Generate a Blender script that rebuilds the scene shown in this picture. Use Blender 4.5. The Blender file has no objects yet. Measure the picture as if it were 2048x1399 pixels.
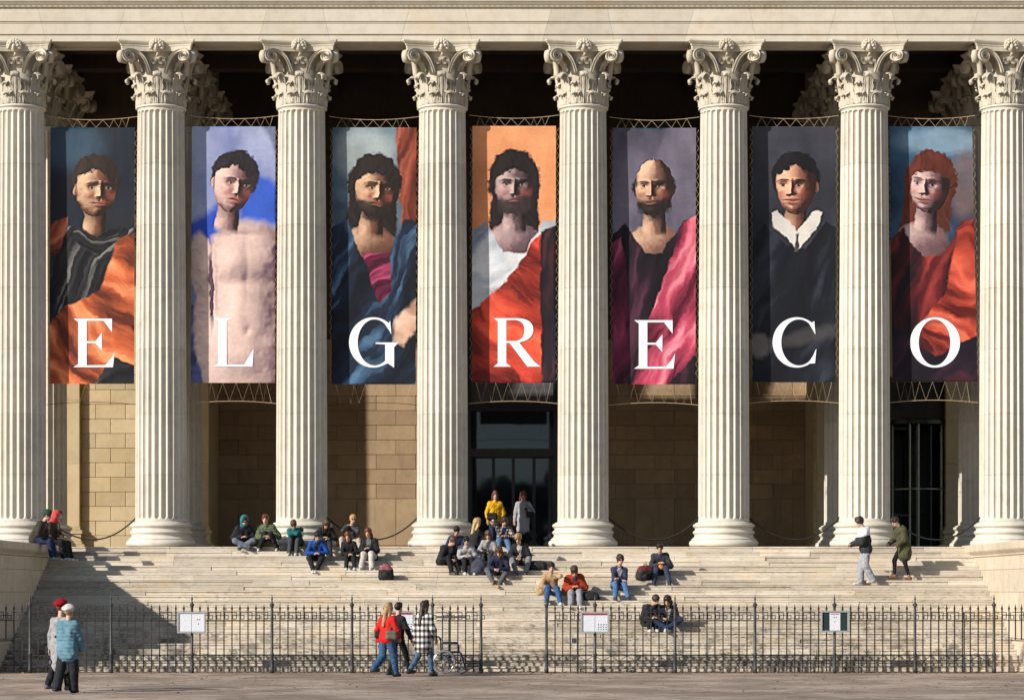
import bpy, math, random
import numpy as np
from mathutils import Vector, Matrix, Euler

# ------------------------------------------------------------------ camera, sky, sun, exposure
sc = bpy.context.scene
col = sc.collection
F, HEYE, CXP, HYP, CAMY = 5146.0, 1.975, 1024.0, 1177.0, -60.5   # focal length and principal point in photo pixels
cam_d = bpy.data.cameras.new('camera'); cam = bpy.data.objects.new('camera', cam_d); col.objects.link(cam)
cam_d.sensor_width = 36.0; cam_d.lens = F / 2048 * 36
cam_d.shift_x = 0.0; cam_d.shift_y = (HYP - 699.5) / 2048
cam_d.clip_start = 1.0; cam_d.clip_end = 2000
cam.location = (0, CAMY, HEYE); cam.rotation_euler = (math.radians(90), 0, 0)
sc.camera = cam
SUN_AZ, SUN_EL = math.radians(54), math.radians(24)     # degrees left of the facade normal, height
world = bpy.data.worlds.new('World'); sc.world = world; world.use_nodes = True
wn = world.node_tree; bg = wn.nodes['Background']
sky = wn.nodes.new('ShaderNodeTexSky'); sky.sky_type = 'NISHITA'; sky.sun_disc = False
to_sun = Vector((-math.sin(SUN_AZ) * math.cos(SUN_EL), -math.cos(SUN_AZ) * math.cos(SUN_EL), math.sin(SUN_EL)))
sky.sun_elevation = SUN_EL; sky.sun_rotation = math.atan2(to_sun.x, to_sun.y)
sky.air_density = 1.0; sky.dust_density = 0.6; sky.ozone_density = 1.0
wn.links.new(sky.outputs[0], bg.inputs[0]); bg.inputs[1].default_value = 0.095
sun_d = bpy.data.lights.new('sun', 'SUN'); sun_d.energy = 5.0; sun_d.angle = math.radians(0.55); sun_d.color = (1.0, 0.945, 0.86)
sun = bpy.data.objects.new('sun', sun_d); col.objects.link(sun); sun.location = to_sun * 80
sun.rotation_euler = (-to_sun).to_track_quat('-Z', 'Y').to_euler()
sc.view_settings.view_transform = 'Standard'; sc.view_settings.look = 'None'
sc.view_settings.gamma = 1.0; sc.view_settings.use_curve_mapping = False
sc.view_settings.exposure = 0.28
sc.cycles.max_bounces = 8; sc.cycles.diffuse_bounces = 5

rng = random.Random(11)
def px(x, Y):                       # photo column at depth Y -> world X
    return (x - CXP) * (Y - CAMY) / F
def pz(y, Y):                       # photo row at depth Y -> world Z
    return HEYE + (HYP - y) * (Y - CAMY) / F

# ------------------------------------------------------------------ object helpers
def tag(o, label=None, cat=None, group=None, kind=None):
    if label: o['label'] = label
    if cat: o['category'] = cat
    if group: o['group'] = group
    if kind: o['kind'] = kind
    return o
def link(o, parent=None):
    col.objects.link(o)
    if parent is not None: o.parent = parent
    return o
def empty(name, loc=(0, 0, 0), rz=0, parent=None):
    o = bpy.data.objects.new(name, None); o.empty_display_size = 0.2
    o.location = loc; o.rotation_euler = (0, 0, rz)
    return link(o, parent)
def mobj(name, me, parent=None, loc=(0, 0, 0), rz=0):
    o = bpy.data.objects.new(name, me); o.location = loc; o.rotation_euler = (0, 0, rz)
    return link(o, parent)
CHILD = {}
def copy_tree(o, parent=None):
    c = o.copy(); col.objects.link(c); c.parent = parent
    for ch in list(o.children): copy_tree(ch, c)
    return c

class MB:
    def __init__(s): s.v = []; s.f = []; s.m = []; s.cur = 0
    def add(s, vs, fs):
        b = len(s.v); s.v.extend([tuple(p) for p in vs])
        for f in fs: s.f.append([i + b for i in f]); s.m.append(s.cur)
        return s
    def box(s, lo, hi):
        x0, y0, z0 = lo; x1, y1, z1 = hi
        return s.add([(x0,y0,z0),(x1,y0,z0),(x1,y1,z0),(x0,y1,z0),(x0,y0,z1),(x1,y0,z1),(x1,y1,z1),(x0,y1,z1)],
                     [(3,2,1,0),(4,5,6,7),(0,1,5,4),(1,2,6,5),(2,3,7,6),(3,0,4,7)])
    def cbox(s, lo, hi, c):
        """box whose edges are chamfered by c"""
        vs = []; idx = {}
        for i in (0,1):
            for j in (0,1):
                for k in (0,1):
                    p = [(lo, hi)[i][0], (lo, hi)[j][1], (lo, hi)[k][2]]
                    sg = [1 if q == 0 else -1 for q in (i, j, k)]
                    for a in range(3):
                        q = [p[t] + (sg[t] * c if t != a else 0) for t in range(3)]
                        idx[(i, j, k, a)] = len(vs); vs.append(q)
        fs = []
        def q4(a, val):
            o = [t for t in range(3) if t != a]
            r = []
            for (m, n) in ((0,0),(1,0),(1,1),(0,1)):
                key = [0,0,0]; key[a] = val; key[o[0]] = m; key[o[1]] = n
                r.append(idx[(key[0], key[1], key[2], a)])
            flip = (val == 0) != (a == 1)
            return r[::-1] if flip else r
        for a in range(3):
            for val in (0,1): fs.append(q4(a, val))
        for a in range(3):
            o = [t for t in range(3) if t != a]
            for m in (0,1):
                for n in (0,1):
                    k0 = [0,0,0]; k1 = [0,0,0]; k0[a] = 0; k1[a] = 1
                    for kk in (k0, k1): kk[o[0]] = m; kk[o[1]] = n
                    fs.append([idx[(*k0, o[0])], idx[(*k1, o[0])], idx[(*k1, o[1])], idx[(*k0, o[1])]])
        for i in (0,1):
            for j in (0,1):
                for k in (0,1): fs.append([idx[(i,j,k,0)], idx[(i,j,k,1)], idx[(i,j,k,2)]])
        c0 = Vector([(lo[t] + hi[t]) / 2 for t in range(3)])
        out = []
        for f in fs:
            P = [Vector(vs[i]) for i in f]; n = (P[1]-P[0]).cross(P[2]-P[0]); g = sum(P, Vector()) / len(P) - c0
            out.append(f if n.dot(g) > 0 else f[::-1])
        return s.add(vs, out)
    def tube(s, pts, r, seg=6, closed=False, cap=True):
        pts = [Vector(p) for p in pts]; n = len(pts)
        rr = r if isinstance(r, (list, tuple)) else [r] * n
        vs = []; fs = []; prev = None
        for i, p in enumerate(pts):
            a = pts[(i - 1) % n] if (closed or i > 0) else p
            b = pts[(i + 1) % n] if (closed or i < n - 1) else p
            t = (b - a)
            t = t.normalized() if t.length > 1e-9 else Vector((0, 0, 1))
            if prev is None:
                up = Vector((0, 0, 1)) if abs(t.z) < 0.9 else Vector((1, 0, 0))
                u = t.cross(up).normalized()
            else:
                u = (prev - t * prev.dot(t)); u = u.normalized() if u.length > 1e-6 else t.orthogonal().normalized()
            prev = u; w = t.cross(u)
            for k in range(seg):
                an = 2 * math.pi * (k + 0.5) / seg
                vs.append(p + (u * math.cos(an) + w * math.sin(an)) * rr[i])
        m = n if closed else n - 1
        for i in range(m):
            for k in range(seg):
                a = i * seg + k; b = i * seg + (k + 1) % seg; c = ((i + 1) % n) * seg + (k + 1) % seg; d = ((i + 1) % n) * seg + k
                fs.append((a, b, c, d))
        if cap and not closed:
            fs.append(tuple(range(seg))[::-1]); fs.append(tuple(range((n - 1) * seg, n * seg)))
        return s.add(vs, fs)
    def lathe(s, prof, seg=32, c=(0, 0, 0), cap=True):
        vs = []; fs = []
        for (r, z) in prof:
            for k in range(seg):
                a = 2 * math.pi * k / seg
                vs.append((c[0] + r * math.cos(a), c[1] + r * math.sin(a), c[2] + z))
        for i in range(len(prof) - 1):
            for k in range(seg):
                fs.append((i*seg+k, i*seg+(k+1) % seg, (i+1)*seg+(k+1) % seg, (i+1)*seg+k))
        if cap:
            fs.append(tuple(range(seg))[::-1]); b = (len(prof)-1)*seg; fs.append(tuple(range(b, b+seg)))
        return s.add(vs, fs)
    def prof_x(s, prof, xa, xb):
        """extrude a (y, z) profile along X; xa, xb give x from z (slanted ends)"""
        fa = xa if callable(xa) else (lambda z: xa); fb = xb if callable(xb) else (lambda z: xb)
        n = len(prof)
        vs = [(fa(z), y, z) for (y, z) in prof] + [(fb(z), y, z) for (y, z) in prof]
        ar = sum(prof[i][0]*prof[(i+1) % n][1] - prof[(i+1) % n][0]*prof[i][1] for i in range(n))
        fs = [(i, (i+1) % n, n + (i+1) % n, n + i) for i in range(n)] + [tuple(range(n))[::-1], tuple(range(n, 2*n))]
        if ar > 0: fs = [f[::-1] for f in fs]
        return s.add(vs, fs)
    def mesh(s, name, mats, smooth=False):
        me = bpy.data.meshes.new(name); me.from_pydata(s.v, [], s.f)
        if not isinstance(mats, (list, tuple)): mats = [mats]
        for m in mats: me.materials.append(m)
        if len(mats) > 1: me.polygons.foreach_set('material_index', s.m)
        if smooth: me.polygons.foreach_set('use_smooth', [True] * len(me.polygons))
        me.update()
        return me
    def build(s, name, mats, parent=None, smooth=False, loc=(0, 0, 0), rz=0):
        return mobj(name, s.mesh(name, mats, smooth), parent, loc, rz)

# ------------------------------------------------------------------ materials
def new_mat(name, rough=0.7, spec=0.3):
    m = bpy.data.materials.new(name); m.use_nodes = True
    nt = m.node_tree; b = nt.nodes['Principled BSDF']
    b.inputs['Roughness'].default_value = rough; b.inputs['Specular IOR Level'].default_value = spec
    return m, nt, b
def pos(nt):
    return nt.nodes.new('ShaderNodeNewGeometry').outputs['Position']
def objco(nt):
    return nt.nodes.new('ShaderNodeTexCoord').outputs['Object']
def vmul(nt, v, s):
    n = nt.nodes.new('ShaderNodeVectorMath'); n.operation = 'MULTIPLY'
    nt.links.new(v, n.inputs[0]); n.inputs[1].default_value = s; return n.outputs[0]
def noise(nt, v, scale, detail=4, rough=0.6, dist=0.0):
    n = nt.nodes.new('ShaderNodeTexNoise'); nt.links.new(v, n.inputs['Vector'])
    n.inputs['Scale'].default_value = scale; n.inputs['Detail'].default_value = detail
    n.inputs['Roughness'].default_value = rough; n.inputs['Distortion'].default_value = dist
    return n.outputs['Fac']
def rng_map(nt, f, a, b, lo=0.0, hi=1.0):
    n = nt.nodes.new('ShaderNodeMapRange'); nt.links.new(f, n.inputs[0])
    for i, v in enumerate((a, b, lo, hi)): n.inputs[i + 1].default_value = v
    n.interpolation_type = 'SMOOTHSTEP'; return n.outputs[0]
def math_n(nt, op, a, b):
    n = nt.nodes.new('ShaderNodeMath'); n.operation = op
    for i, v in enumerate((a, b)):
        if isinstance(v, (int, float)): n.inputs[i].default_value = v
        else: nt.links.new(v, n.inputs[i])
    return n.outputs[0]
def mixc(nt, f, a, b, mode='MIX'):
    n = nt.nodes.new('ShaderNodeMix'); n.data_type = 'RGBA'; n.blend_type = mode
    for i, v in ((0, f), (6, a), (7, b)):
        if isinstance(v, (int, float)): n.inputs[i].default_value = v
        elif isinstance(v, tuple): n.inputs[i].default_value = (*v[:3], 1)
        else: nt.links.new(v, n.inputs[i])
    return n.outputs[2]
def bump(nt, b, h, strength=0.3, dist=0.02):
    n = nt.nodes.new('ShaderNodeBump'); n.inputs['Strength'].default_value = strength; n.inputs['Distance'].default_value = dist
    nt.links.new(h, n.inputs['Height']); nt.links.new(n.outputs[0], b.inputs['Normal'])
def obj_random(nt):
    return nt.nodes.new('ShaderNodeObjectInfo').outputs['Random']

def stone(name, c, alt, dark, dirt=0.5, pits=0.5, streak=0.3, rnd=0.12, bmp=0.25, rough=0.8, flat=(1, 1, 1), rust=None):
    m, nt, b = new_mat(name, rough, 0.2)
    P = pos(nt)
    big = noise(nt, vmul(nt, P, flat), 0.55, 5, 0.65)
    mid = noise(nt, vmul(nt, P, flat), 3.2, 5, 0.6)
    fine = noise(nt, vmul(nt, P, flat), 26, 4, 0.7)
    cc = mixc(nt, rng_map(nt, big, 0.35, 0.68), c, alt)
    cc = mixc(nt, rng_map(nt, mid, 0.42, 0.75, 0, 0.55), cc, mixc(nt, 0.5, c, dark))
    if rust: cc = mixc(nt, rng_map(nt, noise(nt, P, 0.9, 4, 0.6), 0.56, 0.75, 0, 0.55), cc, rust)
    if streak:
        st = noise(nt, vmul(nt, P, (2.2, 2.2, 0.16)), 2.4, 5, 0.65)
        cc = mixc(nt, rng_map(nt, st, 0.52, 0.8, 0, streak), cc, dark)
    if dirt:
        d1 = noise(nt, vmul(nt, P, flat), 1.5, 6, 0.72, 0.4)
        cc = mixc(nt, rng_map(nt, d1, 0.57, 0.78, 0, dirt), cc, dark)
    if pits:
        cc = mixc(nt, rng_map(nt, fine, 0.6, 0.78, 0, pits), cc, dark)
    r = rng_map(nt, obj_random(nt), 0, 1, 1 - rnd, 1 + rnd * 0.6)
    hsv = nt.nodes.new('ShaderNodeHueSaturation'); nt.links.new(cc, hsv.inputs['Color']); nt.links.new(r, hsv.inputs['Value'])
    nt.links.new(hsv.outputs[0], b.inputs['Base Color'])
    bump(nt, b, math_n(nt, 'ADD', fine, mid), bmp, 0.02)
    return m
M = {}
M['column'] = stone('column limestone', (0.60, 0.555, 0.47), (0.61, 0.565, 0.50), (0.31, 0.275, 0.225), dirt=0.55, pits=0.35, streak=0.45, rnd=0.07, bmp=0.2, rust=(0.56, 0.47, 0.39))
M['capital'] = stone('carved limestone', (0.55, 0.50, 0.41), (0.47, 0.42, 0.335), (0.20, 0.165, 0.125), dirt=0.65, pits=0.35, streak=0.5, rnd=0.10, bmp=0.35)
M['entab'] = stone('architrave stone', (0.525, 0.47, 0.385), (0.555, 0.505, 0.43), (0.33, 0.27, 0.195), dirt=0.45, pits=0.4, streak=0.25, rnd=0.09, bmp=0.2, rust=(0.50, 0.375, 0.22))
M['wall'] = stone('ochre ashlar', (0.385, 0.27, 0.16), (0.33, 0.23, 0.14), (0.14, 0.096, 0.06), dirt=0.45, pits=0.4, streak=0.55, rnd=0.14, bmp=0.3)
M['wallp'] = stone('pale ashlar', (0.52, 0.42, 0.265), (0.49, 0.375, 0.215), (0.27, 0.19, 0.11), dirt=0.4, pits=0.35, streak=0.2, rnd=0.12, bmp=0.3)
M['cheek'] = stone('cheek wall stone', (0.56, 0.49, 0.385), (0.53, 0.45, 0.34), (0.20, 0.17, 0.13), dirt=0.55, pits=0.35, streak=0.5, rnd=0.08, bmp=0.25)
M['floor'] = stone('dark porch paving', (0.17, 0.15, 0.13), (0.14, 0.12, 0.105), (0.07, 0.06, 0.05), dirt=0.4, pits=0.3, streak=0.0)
M['shade_coloured_stone'] = stone('inner stone coloured as shade', (0.10, 0.072, 0.055), (0.075, 0.055, 0.043), (0.035, 0.027, 0.022), dirt=0.4, pits=0.3, streak=0.4, rnd=0.1)  # deep porch shade put into the base colour of walls and ceiling

def step_mat():
    m, nt, b = new_mat('travertine steps', 0.75, 0.25)
    P = pos(nt)
    big = noise(nt, vmul(nt, P, (1, 1, 2)), 0.7, 5, 0.65)
    cc = mixc(nt, rng_map(nt, big, 0.35, 0.66), (0.60, 0.535, 0.445), (0.54, 0.465, 0.37))
    vein = noise(nt, vmul(nt, P, (0.9, 1, 9)), 3.0, 6, 0.7, 0.8)
    cc = mixc(nt, rng_map(nt, vein, 0.50, 0.70, 0, 0.6), cc, (0.36, 0.285, 0.205))
    warm = noise(nt, P, 1.1, 3, 0.5)
    cc = mixc(nt, rng_map(nt, warm, 0.52, 0.72, 0, 0.5), cc, (0.58, 0.45, 0.27))
    sep = nt.nodes.new('ShaderNodeSeparateXYZ'); nt.links.new(P, sep.inputs[0])
    low = rng_map(nt, sep.outputs['Z'], 0.0, 2.9, 1.0, 0.35)
    pit = noise(nt, vmul(nt, P, (1.0, 1.0, 4.5)), 7.0, 6, 0.75, 0.3)
    cl = noise(nt, vmul(nt, P, (1, 1, 1.6)), 1.3, 4, 0.6)
    pm = math_n(nt, 'MULTIPLY', rng_map(nt, pit, 0.49, 0.62, 0, 1.0), rng_map(nt, cl, 0.38, 0.60, 0.12, 1.0))
    cc = mixc(nt, math_n(nt, 'MULTIPLY', pm, low), cc, (0.085, 0.068, 0.05))
    gr = noise(nt, vmul(nt, P, (1.4, 1, 1)), 1.1, 6, 0.75, 0.8)
    low2 = rng_map(nt, sep.outputs['Z'], 0.05, 1.5, 0.95, 0.10)
    cc = mixc(nt, math_n(nt, 'MULTIPLY', rng_map(nt, gr, 0.47, 0.62, 0, 0.9), low2), cc, (0.07, 0.062, 0.052))
    hsv = nt.nodes.new('ShaderNodeHueSaturation'); nt.links.new(cc, hsv.inputs['Color'])
    nt.links.new(rng_map(nt, obj_random(nt), 0, 1, 0.80, 1.10), hsv.inputs['Value'])
    nt.links.new(hsv.outputs[0], b.inputs['Base Color'])
    bump(nt, b, math_n(nt, 'ADD', pit, vein), 0.3, 0.015)
    return m
M['step'] = step_mat()

def ground_mat():
    m, nt, b = new_mat('worn asphalt', 0.85, 0.2)
    P = pos(nt)
    big = noise(nt, vmul(nt, P, (0.8, 0.8, 1)), 0.38, 5, 0.65)
    cc = mixc(nt, rng_map(nt, big, 0.40, 0.60), (0.27, 0.20, 0.155), (0.46, 0.37, 0.30))
    st = noise(nt, vmul(nt, P, (1.0, 1.0, 1)), 0.75, 6, 0.72, 0.8)
    cc = mixc(nt, rng_map(nt, st, 0.46, 0.64, 0, 0.75), cc, (0.17, 0.13, 0.10))
    st2 = noise(nt, P, 3.2, 5, 0.72, 0.8)
    cc = mixc(nt, rng_map(nt, st2, 0.57, 0.63, 0, 0.85), cc, (0.07, 0.05, 0.04))
    red = noise(nt, P, 0.28, 3, 0.5)
    cc = mixc(nt, rng_map(nt, red, 0.55, 0.7, 0, 0.35), cc, (0.30, 0.17, 0.115))
    fine = noise(nt, P, 45, 3, 0.7)
    cc = mixc(nt, rng_map(nt, fine, 0.4, 0.7, 0, 0.35), cc, (0.36, 0.29, 0.23))
    nt.links.new(cc, b.inputs['Base Color'])
    bump(nt, b, math_n(nt, 'ADD', fine, st2), 0.35, 0.012)
    return m
M['ground'] = ground_mat()

def plain(name, c, rough=0.6, spec=0.3, metal=0.0, var=0.12, sc_=8.0, objspace=True, bmp=0.0):
    m, nt, b = new_mat(name, rough, spec)
    b.inputs['Metallic'].default_value = metal
    V = objco(nt) if objspace else pos(nt)
    n1 = noise(nt, V, sc_, 4, 0.6)
    lo = tuple(max(0, x * (1 - var)) for x in c); hi = tuple(min(1, x * (1 + var)) for x in c)
    nt.links.new(mixc(nt, rng_map(nt, n1, 0.3, 0.7), lo, hi), b.inputs['Base Color'])
    if bmp: bump(nt, b, noise(nt, V, sc_ * 4, 3, 0.6), bmp, 0.01)
    return m
M['iron'] = plain('painted wrought iron', (0.024, 0.023, 0.024), 0.5, 0.4, 0.0, 0.3, 9, False, 0.2)
M['iron_lt'] = plain('weathered iron post', (0.042, 0.041, 0.043), 0.5, 0.4, 0.0, 0.3, 6, False, 0.2)
M['alu'] = plain('brushed aluminium frame', (0.50, 0.51, 0.52), 0.35, 0.5, 0.6, 0.08, 20)
M['dark_grey'] = plain('lead flashing', (0.16, 0.165, 0.18), 0.5, 0.4, 0.3, 0.2, 5, False)
M['black_metal'] = plain('black door metal', (0.018, 0.017, 0.018), 0.35, 0.5, 0.0, 0.3, 6)
M['grey_panel'] = plain('grey transom panel', (0.10, 0.098, 0.10), 0.4, 0.4, 0.0, 0.1, 3)
M['steel'] = plain('steel mullion', (0.32, 0.34, 0.30), 0.3, 0.5, 0.5, 0.1, 5)
M['rope'] = plain('pale lacing rope', (0.50, 0.38, 0.25), 0.8, 0.2, 0, 0.2, 20)
M['rope_dark'] = plain('dark barrier rope', (0.022, 0.022, 0.018), 0.7, 0.2, 0, 0.3, 20)
def glass_mat(name, tint, rough=0.03):
    m, nt, b = new_mat(name, rough, 0.75)
    b.inputs['Base Color'].default_value = (*tint, 1); b.inputs['IOR'].default_value = 1.5
    b.inputs['Specular Tint'].default_value = (0.62, 0.74, 1.0, 1)
    w = noise(nt, pos(nt), 0.9, 2, 0.5)
    bump(nt, b, w, 0.05, 0.03)
    return m
M['glass'] = glass_mat('dark reflecting glass', (0.008, 0.012, 0.018))

# ------------------------------------------------------------------ ground, steps, portico floor
NST, RIS, TRD, Y0 = 24, 0.1294, 0.32, 0.95
ZF = NST * RIS                                     # portico floor level
XS = 12.24                                         # half width of the stairs
def step_y(k): return Y0 + (k - 1) * TRD           # riser face of step k
g = MB().add([(-400, -300, 0), (400, -300, 0), (400, 300, 0), (-400, 300, 0)], [(0, 1, 2, 3)]).build('ground', M['ground'])
tag(g, kind='structure')
stairs = empty('stairs', (0, 0, 0)); tag(stairs, kind='structure')
for k in range(1, NST + 1):
    x = -XS + rng.uniform(-1.2, 0)
    y = step_y(k)
    while x < XS:
        L = rng.choice((1.4, 1.9, 2.3, 2.8, 3.3)) * rng.uniform(0.9, 1.1)
        x1 = min(x + L, XS)
        if XS - x1 < 0.7: x1 = XS
        xa = max(x, -XS)
        if x1 - xa > 0.25:
            dy = rng.uniform(-0.006, 0.006); ov = rng.choice((0.006, 0.010, 0.014, 0.022, 0.03)); dz = rng.uniform(-0.004, 0.002); h = RIS + dz
            pr = [(TRD + 0.12, 0.001), (ov + 0.006 + dy, 0.001), (ov + dy, 0.006), (ov + dy, h - 0.043), (dy, h - 0.038), (dy, h - 0.007), (dy + 0.007, h), (TRD + 0.12, h)]
            w = (x1 - xa) / 2 - 0.003
            MB().prof_x(pr, -w, w).build('step_block', M['step'], stairs, loc=((xa + x1) / 2, y, (k - 1) * RIS))
        x = x1
fl = MB().box((-34, step_y(NST) + TRD + 0.121, -0.2), (34, 30, ZF - 0.004)).build('portico_floor', M['floor']); tag(fl, kind='structure')

# ------------------------------------------------------------------ cheek walls beside the stairs
def cheek(side, label):
    t = empty('cheek_wall', (side * XS, 0, 0)); tag(t, label, 'stone wall', 'cheek walls flanking the stairs')
    yf, yb = -0.42, step_y(NST) + TRD + 0.10
    zs = [0.78, 1.34, 1.90, 2.46, 2.80]
    def B(name, x0, x1, y0, y1, z0, z1, c=0.008):
        if side < 0: x0, x1 = -x1, -x0
        return MB().cbox((x0, y0, z0), (x1, y1, z1), c).build(name, M['cheek'], t)
    B('plinth', -0.02 if 0 else 0.003, 3.9, yf - 0.16, yf + 0.9, -0.05, 0.70, 0.03)
    B('plinth', 0.003, 3.9, yf + 0.905, yb, -0.05, 0.70, 0.02)
    B('plinth_moulding', 0.02, 3.9, yf - 0.08, yb - 0.003, 0.702, 0.778, 0.03)
    for i in range(len(zs) - 1):
        n = 4 if i % 2 else 3
        ys = [yf + (yb - 0.006 - yf) * j / n for j in range(n + 1)]
        for j in range(n):
            B('stone', 0.002 + rng.uniform(0, 0.004), 3.9, ys[j] + 0.002, ys[j + 1] - 0.002, zs[i] + 0.002, zs[i + 1] - 0.002)
    # moulded coping, extruded along Y, overhanging the stairs
    pr = [(3.9, 0), (0.0, 0), (-0.03, 0.02), (-0.03, 0.05), (-0.07, 0.09), (-0.11, 0.13), (-0.13, 0.16), (-0.13, 0.31), (-0.11, 0.335), (3.9, 0.345)]
    n = 4
    for j in range(n):
        ya = yf - 0.12 + (yb + 0.1 - yf + 0.12) * j / n + 0.002; yc = yf - 0.12 + (yb + 0.1 - yf + 0.12) * (j + 1) / n - 0.002
        vs = [(p[0] * side, ya, 2.80 + p[1]) for p in pr] + [(p[0] * side, yc, 2.80 + p[1]) for p in pr]
        m_ = len(pr)
        fs = [(i, (i + 1) % m_, m_ + (i + 1) % m_, m_ + i) for i in range(m_)] + [tuple(range(m_))[::-1], tuple(range(m_, 2 * m_))]
        if side > 0: fs = [f[::-1] for f in fs]
        MB().add(vs, fs).build('coping_stone', M['cheek'], t)
    return t
cheek(-1, 'shaded stone cheek wall at the left end of the stairs')
cheek(1, 'sunlit stone cheek wall at the right end of the stairs')
# ------------------------------------------------------------------ the museum: walls, entablature, ceiling, doors
ZA = 16.707                                       # underside of the architrave
YC = 9.5                                          # axis of the front columns
SP = 3.8267; CX0 = 0.02                           # column spacing
COLX = [CX0 + (i - 3.5) * SP for i in range(8)]
YW, YR = 16.3, 18.5                               # side wall and recessed wall behind the portico
XR = 9.0                                          # half width of the recess
museum = empty('museum_building', (0, YR, 0)); tag(museum, 'pale stone museum portico with ashlar back wall, architrave and dark doors', 'building')
def mpart(mb, name, mat, smooth=False, parent=museum):
    o = mb.build(name, mat, None, smooth); o.location = (0, -YR, 0) if parent is museum else (0, 0, 0); o.parent = parent; return o
DW = 1.95                                         # half width of the door bay
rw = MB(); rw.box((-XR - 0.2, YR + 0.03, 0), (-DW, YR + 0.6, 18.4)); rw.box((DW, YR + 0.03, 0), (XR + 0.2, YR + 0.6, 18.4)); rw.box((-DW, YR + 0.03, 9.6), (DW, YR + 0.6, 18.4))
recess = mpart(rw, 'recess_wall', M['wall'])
up = MB(); up.box((-XR + 0.001, YR - 0.012, 9.62), (XR - 0.001, YR + 0.029, 17.94)); mpart(up, 'upper_shade_sheet', M['shade_coloured_stone'])  # thin dark sheet over the upper wall, its colour stands in for shade
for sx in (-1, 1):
    a, b_ = sorted((sx * (XR + 0.001), sx * 33.9)); mpart(MB().box((a, YW - 0.012, 12.2), (b_, YW + 0.029, 17.94)), 'upper_shade_sheet', M['shade_coloured_stone'])
sw = MB(); sw.box((-34, YW + 0.03, 0), (-XR - 0.002, YR + 0.6, 18.4)); left_wall = mpart(sw, 'side_wall', M['wallp'])
sw = MB(); sw.box((XR + 0.002, YW + 0.03, 0), (10.72, YR + 0.6, 18.4)); sw.box((13.9, YW + 0.03, 0), (34, YR + 0.6, 18.4)); sw.box((10.72, YW + 0.031, 8.3), (13.9, YR + 0.6, 18.4)); right_wall = mpart(sw, 'side_wall', M['wallp'])
def ashlar(parent, mat, yf, xa, xb, z0, h, n, L, off, skip=None):
    for r in range(n):
        z = z0 + r * h
        x = xa - (L / 2 if (r + off) % 2 else 0)
        while x < xb:
            a, b_ = max(x, xa), min(x + L, xb)
            if b_ - a > 0.12 and not (skip and a < skip[1] and b_ > skip[0]):
                MB().cbox((-(b_ - a) / 2 + 0.004, 0, 0.004), ((b_ - a) / 2 - 0.004, 0.08, h - 0.004), 0.012).build('stone', mat, parent, loc=((a + b_) / 2, yf + rng.uniform(-0.004, 0.004), z))
            x += L
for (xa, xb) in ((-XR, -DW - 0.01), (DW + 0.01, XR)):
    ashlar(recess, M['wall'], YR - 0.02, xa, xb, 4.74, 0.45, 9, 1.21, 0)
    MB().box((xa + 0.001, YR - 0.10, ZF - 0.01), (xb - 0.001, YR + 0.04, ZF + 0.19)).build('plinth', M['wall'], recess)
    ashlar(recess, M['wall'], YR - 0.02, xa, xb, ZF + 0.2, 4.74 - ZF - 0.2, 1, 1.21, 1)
ashlar(left_wall, M['wallp'], YW - 0.02, -16.4, -XR - 0.01, ZF + 0.02, 0.435, 13, 0.885, 0)
ashlar(right_wall, M['wallp'], YW - 0.02, XR + 0.01, 10.70, ZF + 0.02, 0.435, 12, 0.885, 0)
ashlar(right_wall, M['wallp'], YW - 0.02, 13.92, 16.4, ZF + 0.02, 0.435, 12, 0.885, 0)
# upper bands of the inner walls
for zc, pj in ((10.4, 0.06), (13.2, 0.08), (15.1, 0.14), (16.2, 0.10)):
    mpart(MB().box((-XR + 0.001, YR - pj, zc), (XR - 0.001, YR + 0.04, zc + 0.16)), 'string_course', M['shade_coloured_stone'])
# architrave blocks: three fascias, slanted joints either side of each column
PRF = [(9.98, ZA), (9.72, ZA), (9.72, ZA + 0.05), (8.98, ZA + 0.05), (8.98, ZA), (8.80, ZA), (8.80, 16.893), (8.755, 16.897), (8.755, 17.185), (8.735, 17.19), (8.735, 17.225), (8.705, 17.23), (8.705, 17.585), (9.98, 17.585)]
joints = []
for cxk in [CX0 + (i - 3.5) * SP for i in range(-2, 11)]:
    joints += [(cxk - 1.12, 0.30), (cxk + 0.82, -0.22)]
joints.sort()
for (a, sa), (b_, sb) in zip(joints[:-1], joints[1:]):
    xa = (lambda z, a=a, s=sa: a + s * (z - 16.7) + 0.0025); xb = (lambda z, b=b_, s=sb: b + s * (z - 16.7) - 0.0025)
    mpart(MB().prof_x(PRF, xa, xb), 'architrave_block', M['entab'])
XE = 19.5
crown = MB().prof_x([(9.98, 17.588), (8.69, 17.588), (8.66, 17.60), (8.66, 17.645), (8.62, 17.655), (8.60, 17.68), (8.565, 17.72), (8.54, 17.74), (8.54, 17.79), (9.98, 17.79)], -XE, XE)
crown = mpart(crown, 'crown_moulding', M['entab'])
bead = MB()
x = -15.5
while x < 15.5:
    bead.box((x, 8.635, 17.603), (x + 0.085, 8.661, 17.64)); bead.box((x + 0.105, 8.64, 17.606), (x + 0.125, 8.661, 17.637)); x += 0.145
bo = mpart(bead, 'bead_row', M['entab']); bo['kind'] = 'stuff'
mpart(MB().box((-XE, 8.52, 17.793), (XE, 9.98, 17.835)), 'edge_strip', M['dark_grey'])  # plain dark grey strip along the top edge of the moulding
mpart(MB().box((-XE, 8.86, 17.84), (XE, 9.98, 19.2)), 'frieze', M['entab'])
mpart(MB().prof_x([(9.98, 19.203), (8.80, 19.203), (8.70, 19.3), (8.2, 19.34), (8.2, 19.5), (8.05, 19.7), (9.98, 19.7)], -XE, XE), 'cornice', M['entab'])
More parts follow.
